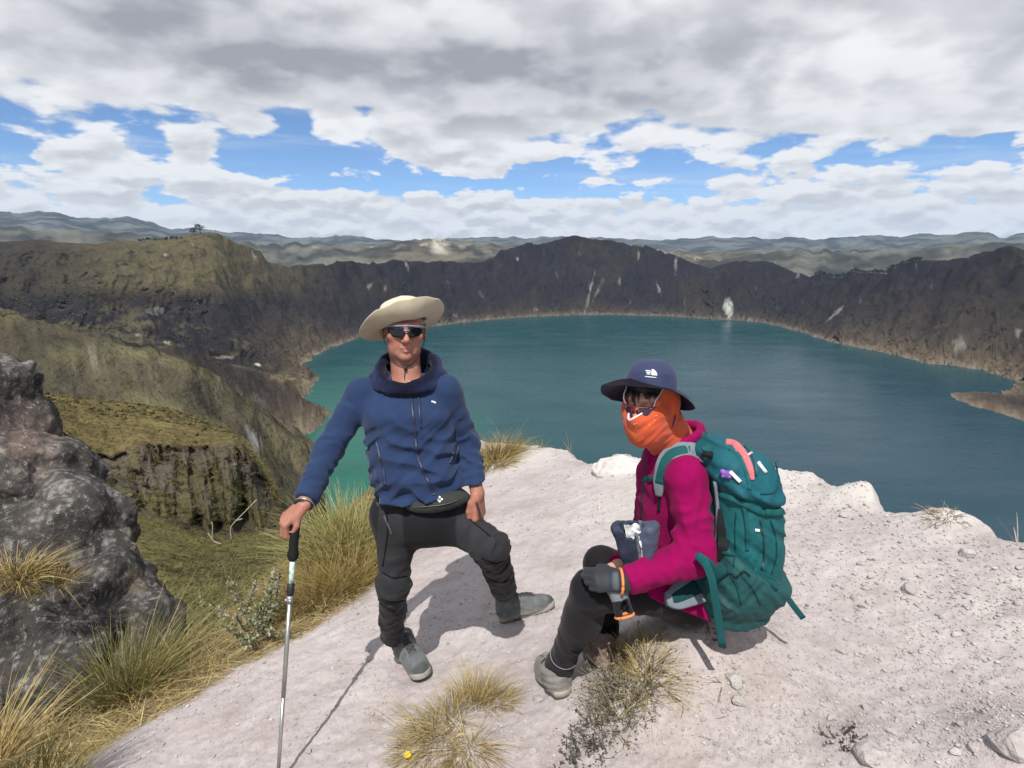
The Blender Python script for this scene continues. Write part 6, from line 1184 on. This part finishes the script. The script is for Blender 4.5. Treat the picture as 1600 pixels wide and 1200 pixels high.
# trees: one prototype of each shape, copies share the meshes
def tree_proto(seed, slim):
    rs = np.random.RandomState(seed); root = bpy.data.objects.new('tree', None); C.objects.link(root); vs, fs, o_ = [], [], 0
    cl = [(rs.normal(size=3) * (.16 * slim, .16 * slim, .17) + (0, 0, .62), rs.uniform(.10, .20)) for _ in range(11)]
    for c_, r_ in cl:
        for _ in range(34):
            d = nrm(rs.normal(size=3)); q = c_ + d * r_ * rs.uniform(.5, 1.1); x = nrm(rs.normal(size=3)); y = nrm(np.cross(x, rs.normal(size=3))); s_ = rs.uniform(.025, .055); vs.append(np.array([q - x * s_, q + y * s_, q + x * s_, q - y * s_])); fs.append(np.array([[0, 1, 2, 3]]) + o_); o_ += 4
    v = np.concatenate(vs); cc = np.tile(c3(.026, .034, .016), (len(v), 1)) * np.repeat(rs.uniform(.6, 1.5, (len(v) // 4, 1)), 4, 0)
    mesh('crown', v, np.concatenate(fs), M_grass, root, cols=cc, smooth=False); lb = [tube([(0, 0, -.05), (.01, 0, .3), (0, .01, .7)], [.03, .022, .008], 6, False)]
    for c_, r_ in cl[:5]: lb.append(tube([(.005, 0, .3), c_], [.014, .005], 5, False))
    mesh('trunk', *join(*lb), M_bark, root); return root
M_bark = plain_mat('tree_bark', (.05, .04, .032), .9)
protos = [tree_proto(1, 1.0), tree_proto(2, .75), tree_proto(3, 1.25)]; used_p = [False] * 3
def tree(px_, py_, hpx, label, group=None, rmin=900, rmax=3400, kind=None, sink=.20):
    k = vr.randint(3) if kind is None else kind
    az_, el_ = azel(px_, py_); j = int(np.argmin(np.abs(TAZ - az_))); q = TV[:, j]; rr_ = np.hypot(q[:, 0], q[:, 1]); e = np.arctan2(q[:, 2] - CZ, rr_); m = (rr_ > rmin) & (rr_ < rmax)
    i = np.argmax(np.where(m, e, -9)) if el_ >= e[m].max() else np.where(m & (e >= el_))[0][0]
    p = q[i]; s_ = hpx * np.linalg.norm(p) / FPX * vr.uniform(.9, 1.1)
    if not used_p[k]: r_ = protos[k]; used_p[k] = True
    else:
        r_ = protos[k].copy(); C.objects.link(r_)
        for ch in protos[k].children: c_ = ch.copy(); C.objects.link(c_); c_.parent = r_
    r_.location = p - (0, 0, s_ * sink); r_.scale = (s_,) * 3; r_.rotation_euler = (0, 0, vr.uniform(0, 6.28)); return tag(r_, label, 'tree', group)
tree(313, 364, 13, 'round dark tree, the taller of the two on the left hilltop', kind=2, sink=.03); tree(301, 367, 10, 'smaller dark tree left of the round one on the left hilltop', kind=0, sink=.05)
for x_ in np.arange(216, 284, 4.2): tree(x_ + vr.uniform(-1, 1), 378 - (x_ - 216) * .07, vr.uniform(3.5, 6), 'small dark tree in the row along the ridge left of the hilltop', 'trees along the left ridge')
tree(329, 556, 13, 'dark tree above the lake bay on the left slope', rmin=800); tree(337, 557, 10, 'lower dark tree touching the one above the bay on its right', rmin=800); tree(262, 533, 9, 'dark tree at the left end of the pair on the brown bench', rmin=800); tree(271, 535, 8, 'dark tree at the right end of the pair on the brown bench', rmin=800); tree(334, 530, 5, 'lone small dark tree high above the bay', rmin=800)
tree(1179, 404, 6, 'small tree on the grey knoll right of the summit'); tree(1186, 405, 5, 'smaller tree beside the one on the grey knoll'); tree(1240, 413, 6, 'lone tree in the gap of the right rim'); tree(1246, 414, 4, 'low tree next to the lone one in the gap of the right rim')
for x_ in np.arange(1275, 1440, 2.7): tree(x_ + vr.uniform(-1, 1), np.interp(x_, [1275, 1350, 1440], [416, 411, 395]), vr.uniform(4, 7.5), 'dark tree in the long row along the right crater rim', 'trees along the right rim')
for k in range(3):
    if not used_p[k]: 
        for ch in list(protos[k].children): bpy.data.objects.remove(ch)
        bpy.data.objects.remove(protos[k])
# pale dead branches in the green hollow
dp = on_terrain(352, 868, 18, 70); dd = np.linalg.norm(dp - (0, 0, CZ)); u = dd / FPX
def br(pts): return tube(spline([dp + V3((x_ - 352) * u, 0, (868 - y_) * u * 1.15) for x_, y_ in pts], 12), .035 * u * 18, 5)
tag(mesh('dead_branch', *join(br([(362, 856), (363, 838), (372, 828), (386, 816), (402, 802)]), br([(372, 828), (380, 826)])), plain_mat('dead_wood', (.42, .38, .30), .9)), 'long bare pale branch bent over the green hollow', 'branch')
tag(mesh('dead_branch', *join(br([(348, 858), (337, 853), (339, 838), (339, 830)]), br([(337, 853), (332, 844)])), plain_mat('dead_wood', (.42, .38, .30), .9)), 'short forked pale branch left of the long one in the hollow', 'branch')
